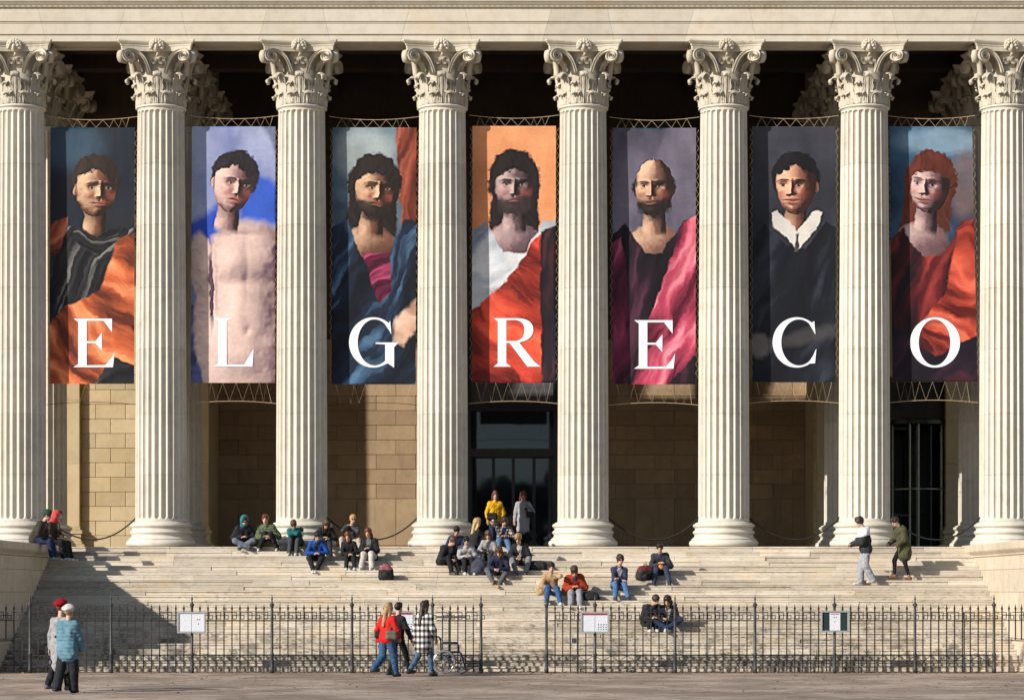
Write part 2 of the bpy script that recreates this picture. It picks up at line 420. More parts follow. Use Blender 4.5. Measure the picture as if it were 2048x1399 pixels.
# side returns of the entablature and the coffered ceiling
for sx in (-1, 1):
    xx = sx * 17.25
    mpart(MB().box((xx - 0.6, 9.99, ZA), (xx + 0.6, YW + 0.02, 17.6)), 'side_architrave', M['entab'])
mpart(MB().box((-XE, 9.985, 17.95), (XE, YR + 0.02, 19.2)), 'ceiling_slab', M['shade_coloured_stone'])  # ceiling and beams carry the same shade in their colour
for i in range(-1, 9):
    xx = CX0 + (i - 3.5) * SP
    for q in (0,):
        mpart(MB().box((xx - 0.42, 9.99, 17.1), (xx + 0.42, YR - 0.01, 17.948)), 'ceiling_beam', M['shade_coloured_stone'])
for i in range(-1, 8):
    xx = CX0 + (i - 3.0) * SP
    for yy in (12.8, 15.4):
        mpart(MB().box((xx - SP / 2 + 0.423, yy - 0.3, 17.25), (xx + SP / 2 - 0.423, yy + 0.3, 17.946)), 'cross_beam', M['shade_coloured_stone'])

# ------------------------------------------------------------------ central glass entrance
YD = YR - 0.05
ent = empty('glass_entrance', (0, YD, ZF)); tag(ent, 'black framed glass entrance doors with transom behind the orange-and-red R banner', 'door')
def dpart(mb, name, mat, parent=None, root=ent):
    o = mb.build(name, mat, None); o.location = (-root.location[0], -root.location[1], -root.location[2]) if parent is None else (0, 0, 0)
    o.parent = parent or root; return o
zt = lambda y: pz(y, YD); xt = lambda x: px(x, YD)
for sx in (-1, 1):
    a, b_ = sorted((sx * 1.26, sx * DW)); dpart(MB().box((a, YD - 0.28, ZF), (b_, YD + 0.3, 9.6)), 'jamb', M['black_metal'])
dpart(MB().box((-1.26, YD - 0.2, zt(822)), (1.26, YD + 0.3, zt(806))), 'lintel', M['black_metal'])
dpart(MB().box((-1.26, YD - 0.12, zt(806) + 0.002), (1.26, YD + 0.2, 9.598)), 'grey_panel', M['grey_panel'])
dpart(MB().box((-1.259, YD + 0.02, zt(897)), (1.259, YD + 0.06, zt(822) - 0.002)), 'transom_pane', M['glass'])
dpart(MB().box((-1.259, YD - 0.16, zt(913)), (1.259, YD + 0.2, zt(897) - 0.002)), 'transom_bar', M['black_metal'])
dpart(MB().box((-0.14, YD - 0.22, zt(908)), (0.14, YD - 0.163, zt(902))), 'door_sensor', M['black_metal'])
xsd = [-1.259, xt(987), xt(1026.5), xt(1068), 1.259]
for i in range(4):
    a, b_ = xsd[i] + 0.002, xsd[i + 1] - 0.002
    fr = MB(); w = 0.045; zt2 = zt(913) - 0.003; yo = 0.0 if i in (1, 2) else 0.06
    fr.box((a, YD + yo, ZF + 0.005), (a + w, YD + yo + 0.05, zt2)); fr.box((b_ - w, YD + yo, ZF + 0.005), (b_, YD + yo + 0.05, zt2))
    fr.box((a + w + 0.001, YD + yo, zt2 - w), (b_ - w - 0.001, YD + yo + 0.05, zt2)); fr.box((a + w + 0.001, YD + yo, ZF + 0.005), (b_ - w - 0.001, YD + yo + 0.05, ZF + 0.15))
    lf = dpart(fr, 'door_leaf', M['black_metal'])
    MB().box((a + w + 0.002, YD + yo + 0.018, ZF + 0.152), (b_ - w - 0.002, YD + yo + 0.03, zt2 - w - 0.002)).build('pane', M['glass'], lf)
mpart(MB().box((-DW + 0.001, YD + 0.4, ZF), (DW - 0.001, YD + 0.55, 9.6)), 'lobby_back', M['black_metal'])

# ------------------------------------------------------------------ revolving door in the right bay
RX, RY = px(1838, 16.6), 17.0
rev = empty('revolving_door', (RX, RY, ZF)); tag(rev, 'glass revolving door with steel mullions in the dark right bay', 'door')
rr_ = 0.92; hz = pz(848, 16.2) - ZF
def arc(r, a0, a1, n): return [(r * math.cos(a0 + (a1 - a0) * i / n), r * math.sin(a0 + (a1 - a0) * i / n)) for i in range(n + 1)]
MB().lathe([(rr_ + 0.10, hz), (rr_ + 0.12, hz + 0.02), (rr_ + 0.12, hz + 0.12), (rr_ + 0.08, hz + 0.14)], 40).build('canopy', M['black_metal'], rev)
MB().lathe([(rr_ + 0.03, 0.0), (rr_ + 0.03, 0.05)], 40).build('floor_ring', M['steel'], rev)
MB().lathe([(0.035, 0.05), (0.035, hz)], 12).build('shaft', M['steel'], rev)
mg, ntg, bg_ = new_mat('clear door glass', 0.02, 0.5)
bg_.inputs['Base Color'].default_value = (0.75, 0.85, 0.8, 1); bg_.inputs['Transmission Weight'].default_value = 1.0; bg_.inputs['IOR'].default_value = 1.12
M['clear'] = mg
for s0 in (math.radians(135), math.radians(-45)):
    pts = arc(rr_, s0, s0 + math.radians(100), 14); me = MB()
    n = len(pts)
    for zz in (0.06, hz - 0.005):
        pass
    vs = [(x, y, 0.06) for x, y in pts] + [(x, y, hz - 0.005) for x, y in pts] + [(x * 0.985, y * 0.985, 0.06) for x, y in pts] + [(x * 0.985, y * 0.985, hz - 0.005) for x, y in pts]
    fs = []
    for i in range(n - 1): fs += [(i, i + 1, n + i + 1, n + i), (2*n + i + 1, 2*n + i, 3*n + i, 3*n + i + 1)]
    me.add(vs, fs).build('curved_pane', M['clear'], rev)
for an in (-150, -112, -96, -46, 30, 90, 150):
    a = math.radians(an); x, y = rr_ * math.cos(a), rr_ * math.sin(a)
    MB().lathe([(0.032, 0.051), (0.032, hz - 0.002)], 8, (x, y, 0)).build('mullion', M['steel'], rev)
MB().tube([(rr_ * 1.02 * math.cos(a), rr_ * 1.02 * math.sin(a), hz * 0.49) for a in [math.radians(t) for t in range(-170, -9, 8)]], 0.022, 6).build('rail', M['steel'], rev)
for an in (20, 110, 200, 290):
    a = math.radians(an); u = Vector((math.cos(a), math.sin(a), 0)); w = MB()
    for (r0, r1, z0, z1) in ((0.05, 0.10, 0.08, hz - 0.05), (rr_ - 0.10, rr_ - 0.05, 0.08, hz - 0.05), (0.10, rr_ - 0.10, 0.08, 0.20), (0.10, rr_ - 0.10, hz - 0.13, hz - 0.05), (0.10, rr_ - 0.10, 1.05, 1.12)):
        nrm = Vector((-u.y, u.x, 0)) * 0.018
        P = [u * r0 - nrm, u * r1 - nrm, u * r1 + nrm, u * r0 + nrm]
        w.add([(p.x, p.y, z0) for p in P] + [(p.x, p.y, z1) for p in P], [(3,2,1,0),(4,5,6,7),(0,1,5,4),(1,2,6,5),(2,3,7,6),(3,0,4,7)])
    w.build('wing', M['black_metal'], rev)
vest = MB(); vest.box((10.722, YW + 0.06, ZF), (RX - 1.07, YW + 0.5, 8.298)); vest.box((RX + 1.07, YW + 0.06, ZF), (13.898, YW + 0.5, 8.298)); vest.box((RX - 1.069, YW + 0.06, ZF + hz + 0.15), (RX + 1.069, YW + 0.5, 8.298))
mpart(vest, 'vestibule_front', M['black_metal'])
mpart(MB().box((10.73, YR + 0.1, ZF), (13.89, YR + 0.3, 8.29)), 'vestibule_back', M['black_metal'])

# ------------------------------------------------------------------ Corinthian columns
HS0, HS1 = 0.70, 11.955                            # shaft from/to above the floor (capital starts at HS1)
def shaft_r(z):
    t = (z - HS0) / (HS1 - HS0); t = max(0, min(1, t))
    return 0.694 - 0.064 * (t ** 1.7)
NF, SEG = 24, 10
def flute_ring(z):
    R = shaft_r(z); ring = []
    # flute depth fades to nothing in a half-round at both ends
    zb, zt_ = HS0 + 0.055, HS1 - 0.16
    hw = math.pi * R / NF * 0.85
    for k in range(NF):
        for j in range(SEG):
            u = (j + 0.5) / SEG * 2 - 1                 # across the pitch
            a = 2 * math.pi * (k + (u) / 2) / NF - math.pi / 2
            s = abs(u) / 0.85; d = 0.0
            if s < 1:
                e = min((z - zb) / hw, (zt_ - z) / hw)
                lim = 1.0 if e >= 1 else (math.sqrt(max(0, 1 - (1 - e) ** 2)) if e > 0 else 0)
                if s < lim: d = 0.082 * math.sqrt(max(0, 1 - (s / max(lim, 1e-3)) ** 2)) * min(1, lim)
            ring.append(((R - d) * math.cos(a), (R - d) * math.sin(a), z))
    return ring
def drum(z0, z1):
    zs = set([z0, z1])
    n = max(2, int((z1 - z0) / 0.7))
    for i in range(n + 1): zs.add(z0 + (z1 - z0) * i / n)
    for base, sg in ((HS0 + 0.055, 1), (HS1 - 0.16, -1)):
        for t in (0.0, 0.002, 0.008, 0.018, 0.032, 0.05, 0.075, 0.10):
            z = base + sg * t
            if z0 < z < z1: zs.add(z)
    zs = sorted(zs); N = NF * SEG; mb = MB(); vs = []
    for z in zs: vs += flute_ring(z)
    fs = []
    for i in range(len(zs) - 1):
        for k in range(N): fs.append((i*N+k, i*N+(k+1) % N, (i+1)*N+(k+1) % N, (i+1)*N+k))
    fs.append(tuple(range((len(zs)-1)*N, len(zs)*N)))
    fs.append(tuple(range(N))[::-1])
    return mb.add(vs, fs)
def torus_prof(rc, rr, z0, z1, n=9):
    h = (z1 - z0) / 2
    return [(rc + rr * math.cos(a), (z0 + z1) / 2 + h * math.sin(a)) for a in [-math.pi/2 + math.pi * i / n for i in range(n + 1)]]
base_prof = [(0.83, 0.002)] + torus_prof(0.845, 0.10, 0.004, 0.20) + [(0.875, 0.203), (0.875, 0.225)] + \
    [(0.855, 0.235), (0.805, 0.28), (0.79, 0.315), (0.80, 0.35), (0.825, 0.36), (0.825, 0.378), (0.84, 0.385), (0.845, 0.40), (0.84, 0.412), (0.825, 0.42), (0.825, 0.435), (0.79, 0.455), (0.775, 0.49), (0.785, 0.52), (0.81, 0.53)] + \
    torus_prof(0.78, 0.06, 0.535, 0.635, 7) + [(0.775, 0.638), (0.775, 0.660), (0.735, 0.668), (0.708, 0.682), (0.696, 0.699)]

def leaf_mesh(name, W, Hh, r0, lean, curl, nl=4, nu=14, nv=22, thick=0.045):
    """acanthus leaf: lobed outline, raised midrib, deep side ribs, tip rolled over into a shell"""
    T0 = 0.66
    def path(t):
        if t < T0:
            q = t / T0; return (r0 + lean * q ** 1.8, Hh * 0.92 * q)
        q = (t - T0) / (1 - T0); a = math.pi * 1.25 * q
        return (r0 + lean + curl * (1 - math.cos(a)) * 0.95, Hh * 0.92 + curl * 0.95 * math.sin(a))
    def half(t):
        env = W * (0.86 + 0.22 * math.sin(math.pi * min(1, t / T0))) if t < T0 else W * (0.90 - 0.34 * ((t - T0) / (1 - T0)))
        return env * (0.80 + 0.20 * abs(math.sin(math.pi * nl * t + 0.4)))
    vs = []
    for s, th in ((0, 0.0), (1, -thick)):
        for i in range(nv + 1):
            t = i / nv; ro, z = path(t); tip = max(0, (t - T0) / (1 - T0))
            for j in range(nu + 1):
                u = j / nu * 2 - 1; w = half(t)
                rib = 0.034 * math.exp(-(u / 0.15) ** 2) + 0.026 * math.cos((abs(u) - t * 0.35) * math.pi * 5.0) * (1 - 0.4 * abs(u)) + 0.02 * (abs(u) ** 2)
                rib = rib * (1 - 0.25 * tip) + 0.018 * tip * math.cos(u * math.pi * 5)
                x = u * w; dy = x * x / (2 * max(0.4, r0)); a = math.pi * 1.25 * tip
                oy, oz = math.cos(min(a, math.pi)) if tip else 1, math.sin(min(a, math.pi)) if tip else 0
                off = rib + th
                vs.append((x, -(ro + off * oy * (1 if not tip else 1)) + dy * (1 - 0.5 * tip), z + off * oz * 0.8 - 0.05 * abs(u) ** 2 * tip))
    n1 = nu + 1; off = (nv + 1) * n1; fs = []
    for i in range(nv):
        for j in range(nu):
            a = i*n1+j; fs.append((a, a+1, a+n1+1, a+n1)); b = off + a; fs.append((b, b+n1, b+n1+1, b+1))
    for i in range(nv):
        a = i*n1; fs.append((a, a+n1, off+a+n1, off+a)); a = i*n1+nu; fs.append((a+n1, a, off+a, off+a+n1))
    for j in range(nu):
        a = nv*n1+j; fs.append((a, a+1, off+a+1, off+a))
    return MB().add(vs, fs).mesh(name, M['capital'], True)
def ribbon(path, wid, dep):
    """band that follows path [(x, y, z)] in the face plane: wid in-plane half width list, dep depth along -Y"""
    vs = []; n = len(path)
    for i, p in enumerate(path):
        a = Vector(path[max(0, i-1)]); b = Vector(path[min(n-1, i+1)]); t = (b - a); t.y = 0; t.normalize()
        nn = Vector((-t.z, 0, t.x)); w = wid[i] if isinstance(wid, list) else wid
        P = Vector(p)
        for (s, d) in ((-1, 0), (-0.72, -dep * 0.5), (-0.5, -dep), (-0.28, -dep * 0.72), (0.28, -dep * 0.72), (0.5, -dep), (0.72, -dep * 0.5), (1, 0)):
            vs.append(P + nn * w * s + Vector((0, d, 0)))
    fs = []; m = 8
    for i in range(n - 1):
        for j in range(m - 1): a = i*m+j; fs.append((a, a+1, a+m+1, a+m))
        fs.append((i*m, (i+1)*m, (i+1)*m+m-1, i*m+m-1))
    fs.append(tuple(range(m))[::-1]); fs.append(tuple(range((n-1)*m, n*m)))
    return vs, fs
def spiral(cx, cz, r0, r1, a0, turns, n, yfun):
    out = []
    for i in range(n + 1):
        q = i / n; a = a0 - turns * 2 * math.pi * q; r = r0 + (r1 - r0) * q ** 0.8
        x = cx + r * math.cos(a); out.append((x, yfun(x), cz + r * math.sin(a)))
    return out
def bez(p0, p1, p2, p3, n, yfun):
    r = []
    for i in range(n):
        t = i / n; k = 1 - t
        x = k**3*p0[0] + 3*k*k*t*p1[0] + 3*k*t*t*p2[0] + t**3*p3[0]; z = k**3*p0[1] + 3*k*k*t*p1[1] + 3*k*t*t*p2[1] + t**3*p3[1]
        r.append((x, yfun(x), z))
    return r
yv = lambda x: -(0.62 + 0.42 * max(0, (abs(x) - 0.12)) ** 1.25)
big = bez((0.20, 0.80), (0.28, 1.06), (0.36, 1.375), (0.69, 1.372), 12, yv) + spiral(0.72, 1.215, 0.16, 0.02, math.pi * 0.55, 2.1, 40, lambda x: yv(x) - 0.02)
bw = [0.058 + 0.012 * min(1, i / 12) - 0.045 * max(0, (i - 14) / 40) for i in range(len(big))]
vol = {}
vs, fs = ribbon(big, bw, 0.15); vol['r'] = MB().add(vs, fs).mesh('volute', M['capital'], True)
vol['l'] = MB().add([(-v[0], v[1], v[2]) for v in vs], [f[::-1] for f in fs]).mesh('volute', M['capital'], True)
sm = bez((0.20, 0.84), (0.235, 1.02), (0.20, 1.20), (0.11, 1.205), 9, yv)
sp2 = spiral(-0.105, 1.115, 0.088, 0.015, math.pi * 0.5, 1.9, 30, yv); sp2 = [(-x, y, z) for x, y, z in sp2]
smp = sm + sp2
vs, fs = ribbon(smp, [0.034 - 0.014 * i / len(smp) for i in range(len(smp))], 0.12); vol['hr'] = MB().add(vs, fs).mesh('helix', M['capital'], True)
vol['hl'] = MB().add([(-v[0], v[1], v[2]) for v in vs], [f[::-1] for f in fs]).mesh('helix', M['capital'], True)
bell = MB().lathe([(0.60, 0.0), (0.615, 0.1), (0.61, 0.5), (0.615, 0.9), (0.62, 1.2), (0.66, 1.36), (0.66, 1.40)], 40)
# concave-sided abacus with cut corners
def abacus():
    mb = MB(); rings = []
    for (sc_, z) in ((0.92, 1.365), (0.935, 1.48), (0.955, 1.50), (0.955, 1.53), (0.985, 1.55), (1.02, 1.60), (1.02, 1.632), (0.98, 1.634)):
        ring = []
        for f in range(4):
            ca, sa = math.cos(f * math.pi/2), math.sin(f * math.pi/2)
            for i in range(13):
                u = (i / 12 * 2 - 1); x = u * sc_; y = -(sc_ + 0.02 - 0.17 * (1 - u * u)) 
                if i in (0, 12): x *= 0.985
                ring.append((x * ca - y * sa, x * sa + y * ca, z))
        rings.append(ring)
    n = len(rings[0]); vs = [p for r in rings for p in r]; fs = []
    for i in range(len(rings) - 1):
        for k in range(n): fs.append((i*n+k, i*n+(k+1) % n, (i+1)*n+(k+1) % n, (i+1)*n+k))
    fs.append(tuple(range(n))[::-1]); fs.append(tuple(range((len(rings)-1)*n, len(rings)*n)))
    return mb.add(vs, fs)
def sphere(mb, c, r, nu=10, nv=6, sc3=(1, 1, 1)):
    vs = [(c[0], c[1], c[2] - r * sc3[2])]; fs = []
    for i in range(1, nv):
        t = -math.pi/2 + math.pi * i / nv
        for k in range(nu):
            a = 2*math.pi*k/nu; vs.append((c[0] + r*sc3[0]*math.cos(t)*math.cos(a), c[1] + r*sc3[1]*math.cos(t)*math.sin(a), c[2] + r*sc3[2]*math.sin(t)))
    vs.append((c[0], c[1], c[2] + r * sc3[2])); L = len(vs) - 1
    for k in range(nu): fs.append((0, 1 + (k+1) % nu, 1 + k)); fs.append((L, L - nu + k, L - nu + (k+1) % nu))
    for i in range(nv - 2):
        for k in range(nu): a = 1 + i*nu + k; b = 1 + i*nu + (k+1) % nu; fs.append((a, b, b+nu, a+nu))
    mb.add(vs, fs); return mb
mk = MB(); my = -0.86
sphere(mk, (0, my, 1.47), 0.15, 12, 7, (1, 0.55, 1))
for i in range(11):
    a = math.pi * (-0.12 + 1.24 * i / 10); sphere(mk, (0.165 * math.cos(a), my - 0.045, 1.49 + 0.155 * math.sin(a)), 0.052, 8, 5)
    if i % 2: sphere(mk, (0.11 * math.cos(a), my - 0.09, 1.49 + 0.10 * math.sin(a)), 0.045, 8, 5)
sphere(mk, (0, my - 0.09, 1.45), 0.07, 10, 6, (0.8, 0.75, 1.25)); sphere(mk, (0, my - 0.145, 1.44), 0.022, 6, 5, (0.8, 1, 1.5))
mk.tube([(0, my + 0.05, 1.36), (0.03, my + 0.02, 1.29), (-0.02, my + 0.06, 1.23)], [0.05, 0.035, 0.02], 7)
mask_me = mk.mesh('mask', M['capital'], True)
leaf1 = leaf_mesh('leaf', 0.185, 0.31, 0.635, 0.02, 0.05, 4, 14, 16)
leaf3 = leaf_mesh('leaf', 0.105, 0.60, 0.63, 0.03, 0.05, 5, 10, 20)
leaf2 = leaf_mesh('leaf', 0.150, 0.80, 0.64, 0.10, 0.095, 6, 14, 26)
cover = leaf_mesh('corner_leaf', 0.10, 0.30, 0.0, 0.17, 0.06, 3, 8, 14, 0.03)
def make_capital(parent, z):
    c = mobj('capital', bell.mesh('bell', M['capital'], True), parent, (0, 0, z))
    abacus().build('abacus', M['capital'], c)
    for k in range(10): mobj('acanthus_leaf', leaf1, c, rz=2 * math.pi * (k + 0.5) / 10)
    for k in range(8): mobj('acanthus_leaf', leaf2, c, rz=2 * math.pi * k / 8)
    for k in range(8): mobj('acanthus_leaf', leaf3, c, rz=2 * math.pi * (k + 0.5) / 8)
    for f in range(4):
        for key, nm in (('r', 'volute'), ('l', 'volute'), ('hr', 'helix'), ('hl', 'helix')): mobj(nm, vol[key], c, rz=f * math.pi / 2)
        mobj('mask', mask_me, c, rz=f * math.pi / 2)
        o = mobj('corner_leaf', cover, c, (0, 0, 0.86), rz=f * math.pi / 2 + math.pi / 4); o.location = (0.70 * math.sin(f * math.pi/2 + math.pi/4), -0.70 * math.cos(f * math.pi/2 + math.pi/4), 0.86)
    return c
def make_column():
    t = empty('column', (0, 0, 0))
    MB().lathe(base_prof, 64).build('base', M['column'], t, True)
    cuts = [HS0, 1.95, 3.6, 5.35, 7.0, 8.7, 10.35, HS1 - 0.105]
    for a, b_ in zip(cuts[:-1], cuts[1:]): drum(a + 0.003, b_ - 0.003).build('drum', M['column'], t)
    MB().lathe([(0.628, HS1 - 0.104), (0.645, HS1 - 0.10), (0.645, HS1 - 0.085)] + torus_prof(0.64, 0.05, HS1 - 0.085, HS1 - 0.01, 7) + [(0.62, HS1)], 48).build('astragal', M['column'], t, True)
    make_capital(t, HS1)
    return t
names = ['at the far left, cut by the picture edge', 'between the E and L banners', 'between the L and G banners', 'between the G and R banners, left of the doors',
         'between the R banner and the second E banner, right of the doors', 'between the second E banner and the C banner', 'between the C and O banners', 'at the far right, cut by the picture edge']
proto = make_column()
for i, x in enumerate(COLX):
    c = proto if i == 0 else copy_tree(proto)
    c.location = (x, YC, ZF)
    tag(c, 'fluted stone Corinthian column ' + names[i], 'column', 'front columns of the portico')
for x, nm in ((COLX[0], 'behind the far-left column'), (COLX[1], 'behind the column between the E and L banners'), (COLX[6], 'behind the column between the C and O banners'), (COLX[7], 'behind the far-right column')):
    c = copy_tree(proto); c.location = (x, 12.8, ZF)
    tag(c, 'shaded inner Corinthian column ' + nm, 'column', 'inner columns of the portico')
def pilaster(x, label, hw=0.50):
    t = empty('pilaster', (x, YW, ZF)); tag(t, label, 'pilaster', 'plain pilasters on the back wall')
    pr = [(hw + 0.18, 0.0, 0.2), (hw + 0.10, 0.2, 0.28), (hw + 0.06, 0.28, 0.5), (hw + 0.10, 0.5, 0.62), (hw + 0.03, 0.62, 0.72)]
    b = MB()
    for (w, z0, z1) in pr: b.cbox((-w, -0.22 - (w - hw), z0 + 0.001), (w, 0.02, z1 - 0.001), 0.012)
    b.build('base', M['wallp'], t)
    for i in range(6):
        z0 = 0.72 + i * 1.875; MB().cbox((-hw, -0.22, z0 + 0.002), (hw, 0.02, z0 + 1.873), 0.006).build('shaft_block', M['wallp'], t)
    c = make_capital(t, HS1); c.location = (0, 0.35, HS1)
    return t
p0 = pilaster(COLX[0], 'plain pale pilaster on the sunlit wall behind the far-left column')
for x, lab in ((COLX[1] + 0.02, 'plain pilaster at the left corner of the dark recess'), (COLX[6] - 0.02, 'plain pilaster at the right corner of the dark recess'), (COLX[7], 'plain pilaster on the wall behind the far-right column')):
    c = copy_tree(p0); c.location = (x, YW, ZF); c['label'] = lab
# ------------------------------------------------------------------ banners: plain painted stand-ins, white letters, lacing
BW, BH = 190, 584                                 # print grid
ASP = 6.98 / 2.275
uu, vv = np.meshgrid((np.arange(BW) + 0.5) / BW, (np.arange(BH) + 0.5) / BH * ASP)
def vnoise(x, y, seed, fx, fy, octv=3):
    r = np.random.RandomState(seed); out = 0; amp = 1; tot = 0
    for o in range(octv):
        gx, gy = x * fx * 2 ** o, y * fy * 2 ** o
        tab = r.rand(64, 64); ix, iy = np.floor(gx).astype(int), np.floor(gy).astype(int)
        tx, ty = gx - ix, gy - iy; tx = tx * tx * (3 - 2 * tx); ty = ty * ty * (3 - 2 * ty)
        g4 = lambda a, b: tab[(ix + a) % 64, (iy + b) % 64]
        out = out + amp * ((g4(0,0) * (1-tx) + g4(1,0) * tx) * (1-ty) + (g4(0,1) * (1-tx) + g4(1,1) * tx) * ty); tot += amp; amp *= 0.5
    return out / tot
sm01 = lambda t: np.clip(t, 0, 1) ** 2 * (3 - 2 * np.clip(t, 0, 1))
def srgb(c):
    return np.array([((x / 255 + 0.055) / 1.055) ** 2.4 if x > 10 else x / 255 / 12.92 for x in c])
class Canvas:
    def __init__(s, seed, top, bot, warp=0.03):
        s.seed = seed; s.x0 = uu + (vnoise(uu, vv, seed, 9, 9) - 0.5) * 0.012; s.y0 = vv + (vnoise(uu, vv, seed + 1, 9, 9) - 0.5) * 0.012; s.x = uu + (vnoise(uu, vv, seed, 5, 5) - 0.5) * warp * 2; s.y = vv + (vnoise(uu, vv, seed + 1, 5, 5) - 0.5) * warp * 2
        n = sm01(vnoise(uu, vv, seed + 2, 2.2, 1.6, 4) * 1.6 - 0.3 + (vv / ASP - 0.4) * 0.4)
        s.c = srgb(top) * (1 - n[..., None]) + srgb(bot) * n[..., None]
    def over(s, mask, c): s.c = s.c * (1 - mask[..., None]) + (c if getattr(c, 'ndim', 1) == 3 else srgb(c)) * mask[..., None]
    def ell(s, cx, cy, rx, ry, soft=0.12, rot=0.0):
        a = math.radians(rot); dx, dy = s.x - cx, s.y - cy; X, Y = dx * math.cos(a) + dy * math.sin(a), -dx * math.sin(a) + dy * math.cos(a)
        return sm01((1 - np.sqrt((X / rx) ** 2 + (Y / ry) ** 2)) / soft + 0.5)
    def poly(s, pts, soft=0.03):
        P = np.array(pts); d = np.full(uu.shape, 1e9); ins = np.zeros(uu.shape, bool)
        for i in range(len(P)):
            a, b = P[i], P[(i + 1) % len(P)]; e = b - a
            t = np.clip(((s.x - a[0]) * e[0] + (s.y - a[1]) * e[1]) / (e @ e), 0, 1)
            d = np.minimum(d, np.hypot(s.x - a[0] - t * e[0], s.y - a[1] - t * e[1]))
            cnd = (a[1] > s.y) != (b[1] > s.y)
            xi = (b[0] - a[0]) * (s.y - a[1]) / (b[1] - a[1] + 1e-12) + a[0]; ins ^= cnd & (s.x < xi)
        return sm01(np.where(ins, d, -d) / soft + 0.5)
    def cloth(s, pts, dark, mid, light, ang, freq, soft=0.03, sd=0):
        """a piece of painted drapery with folds running at ang"""
        m = s.poly(pts, soft); a = math.radians(ang)
        q = s.x * math.cos(a) + s.y * math.sin(a) + (vnoise(uu, vv, s.seed + 7 + sd, 1.6, 1.1, 3) - 0.5) * 0.55
        p = -s.x * math.sin(a) + s.y * math.cos(a)
        w = 0.5 + 0.5 * np.sin(q * freq * 6.283 + 1.4 * np.sin(p * 2.1 + sd)); w2 = 0.5 + 0.5 * np.sin(q * freq * 2.7 * 6.283 + 2.2 * np.sin(p * 3.3 + sd) + 1); w = (0.68 * w + 0.32 * w2) ** 1.5 * (0.45 + 1.15 * vnoise(uu, vv, s.seed + 9 + sd, 3, 2, 3))
        fine = np.abs(np.sin(q * freq * 14 + 3 * vnoise(uu, vv, s.seed + 13 + sd, 3, 3, 3))) ** 3
        w = np.clip(w * (0.78 + 0.34 * fine) + (vnoise(q, p, s.seed + 11 + sd, 26, 4, 3) - 0.5) * 0.34, 0, 1)[..., None]
        c = np.where(w < 0.5, srgb(dark) * (1 - w * 2) + srgb(mid) * w * 2, srgb(mid) * (2 - w * 2) + srgb(light) * (w * 2 - 1))
        s.over(m, c)
    def head(s, cx, cy, sz, skin, shade, hair, style, beard=None, lip=(165, 84, 74), yaw=0.0, tilt=0.0):
        """a plain face modelled from a relief and lit from the upper left: no sitter, just the parts every portrait has"""
        a = math.radians(tilt); dx, dy = s.x0 - cx, s.y0 - cy
        X = (dx * math.cos(a) + dy * math.sin(a)) / sz; Y = (-dx * math.sin(a) + dy * math.cos(a)) / sz
        strand = 0.55 + 0.9 * vnoise(X * 1.0 + 0.5 * np.sin(Y * 2), Y, s.seed + 40, 9, 1.6, 3)
        hc = np.clip(srgb(hair) * strand[..., None] * (1.25 - 0.45 * np.clip(X + 0.5, 0, 1))[..., None], 0, 1)
        gs = lambda mx, my, rx, ry: np.exp(-((X - mx) / rx) ** 2 - ((Y - my) / ry) ** 2)
        edge = (vnoise(X, Y, s.seed + 41, 7, 7, 3) - 0.5)
        if style == 'long':
            s.over(sm01((1 - np.sqrt((X / 1.0) ** 2 + ((Y + 0.12) / 1.22) ** 2) + edge * 0.16) / 0.10 + 0.5), hc)
            wl = 0.86 + 0.06 * Y + edge * 0.14; s.over(np.minimum(sm01((wl - np.abs(X)) / 0.12 + 0.5), sm01((1.9 + edge * 0.4 - Y) / 0.3) * (Y > -0.1)), hc)
        elif style == 'short':
            s.over(sm01((1 - np.sqrt((X / 0.90) ** 2 + ((Y + 0.30) / 0.98) ** 2) + edge * 0.12) / 0.10 + 0.5), hc)
        L = np.array([-0.66, -0.42, 0.62])
        def lit(hm, k=1.0):
            gy, gx = np.gradient(hm, vv[1, 0] - vv[0, 0], uu[0, 1] - uu[0, 0]); n = np.stack([-gx * sz * k, -gy * sz * k, np.ones_like(gx)], -1)
            return np.clip((n @ L) / np.linalg.norm(n, axis=-1), 0, 1)
        def skinc(l):
            l = np.clip(l + (vnoise(uu, vv, s.seed + 21, 26, 26, 2) - 0.5) * 0.10, 0, 1)[..., None]
            return np.where(l < 0.55, srgb(shade) * (0.10 + 0.90 * (l / 0.55) ** 1.3), srgb(shade) * (1 - (l - 0.55) / 0.45) + srgb(skin) * 1.08 * (l - 0.55) / 0.45)
        if style == 'long' or style == 'bald':
            s.over(sm01((1 - np.sqrt((X / 1.05) ** 2 + ((Y - 2.35) / 0.95) ** 2)) / 0.15 + 0.5), skinc(np.clip(0.62 - 0.30 * X - 0.10 * np.cos(Y * 5), 0, 1)) * 0.92)
        # neck
        nk = sm01((0.40 + 0.10 * np.clip(Y - 1.0, 0, 1) - np.abs(X)) / 0.08 + 0.5) * sm01((Y - 0.55) / 0.2) * sm01((1.95 - Y) / 0.3)
        s.over(nk, skinc(lit(0.45 * np.sqrt(np.clip(1 - (X / 0.46) ** 2, 0.02, 1)))) * (0.55 + 0.45 * sm01((Y - 1.05) / 0.5))[..., None])
        for sg in (-1, 1):
            if style == 'long' or sg * yaw > 0.2: continue
            s.over(sm01((1 - np.sqrt(((X - sg * 0.745 + yaw * 0.02) / 0.085) ** 2 + ((Y - 0.10) / 0.21) ** 2)) / 0.35 + 0.5), skinc(np.full_like(X, 0.52 - 0.14 * sg) + 0.12 * np.cos(X * 30)))
        up = Y < 0
        w = np.where(up, 0.74 * np.sqrt(np.clip(1 - (Y / 1.04) ** 2, 0, 1)), 0.74 * (1 - 0.26 * np.clip(Y, 0, 2) ** 1.4) * np.clip(1 - np.clip(Y / 1.10, 0, 1) ** 4, 0, 1) ** 0.5)
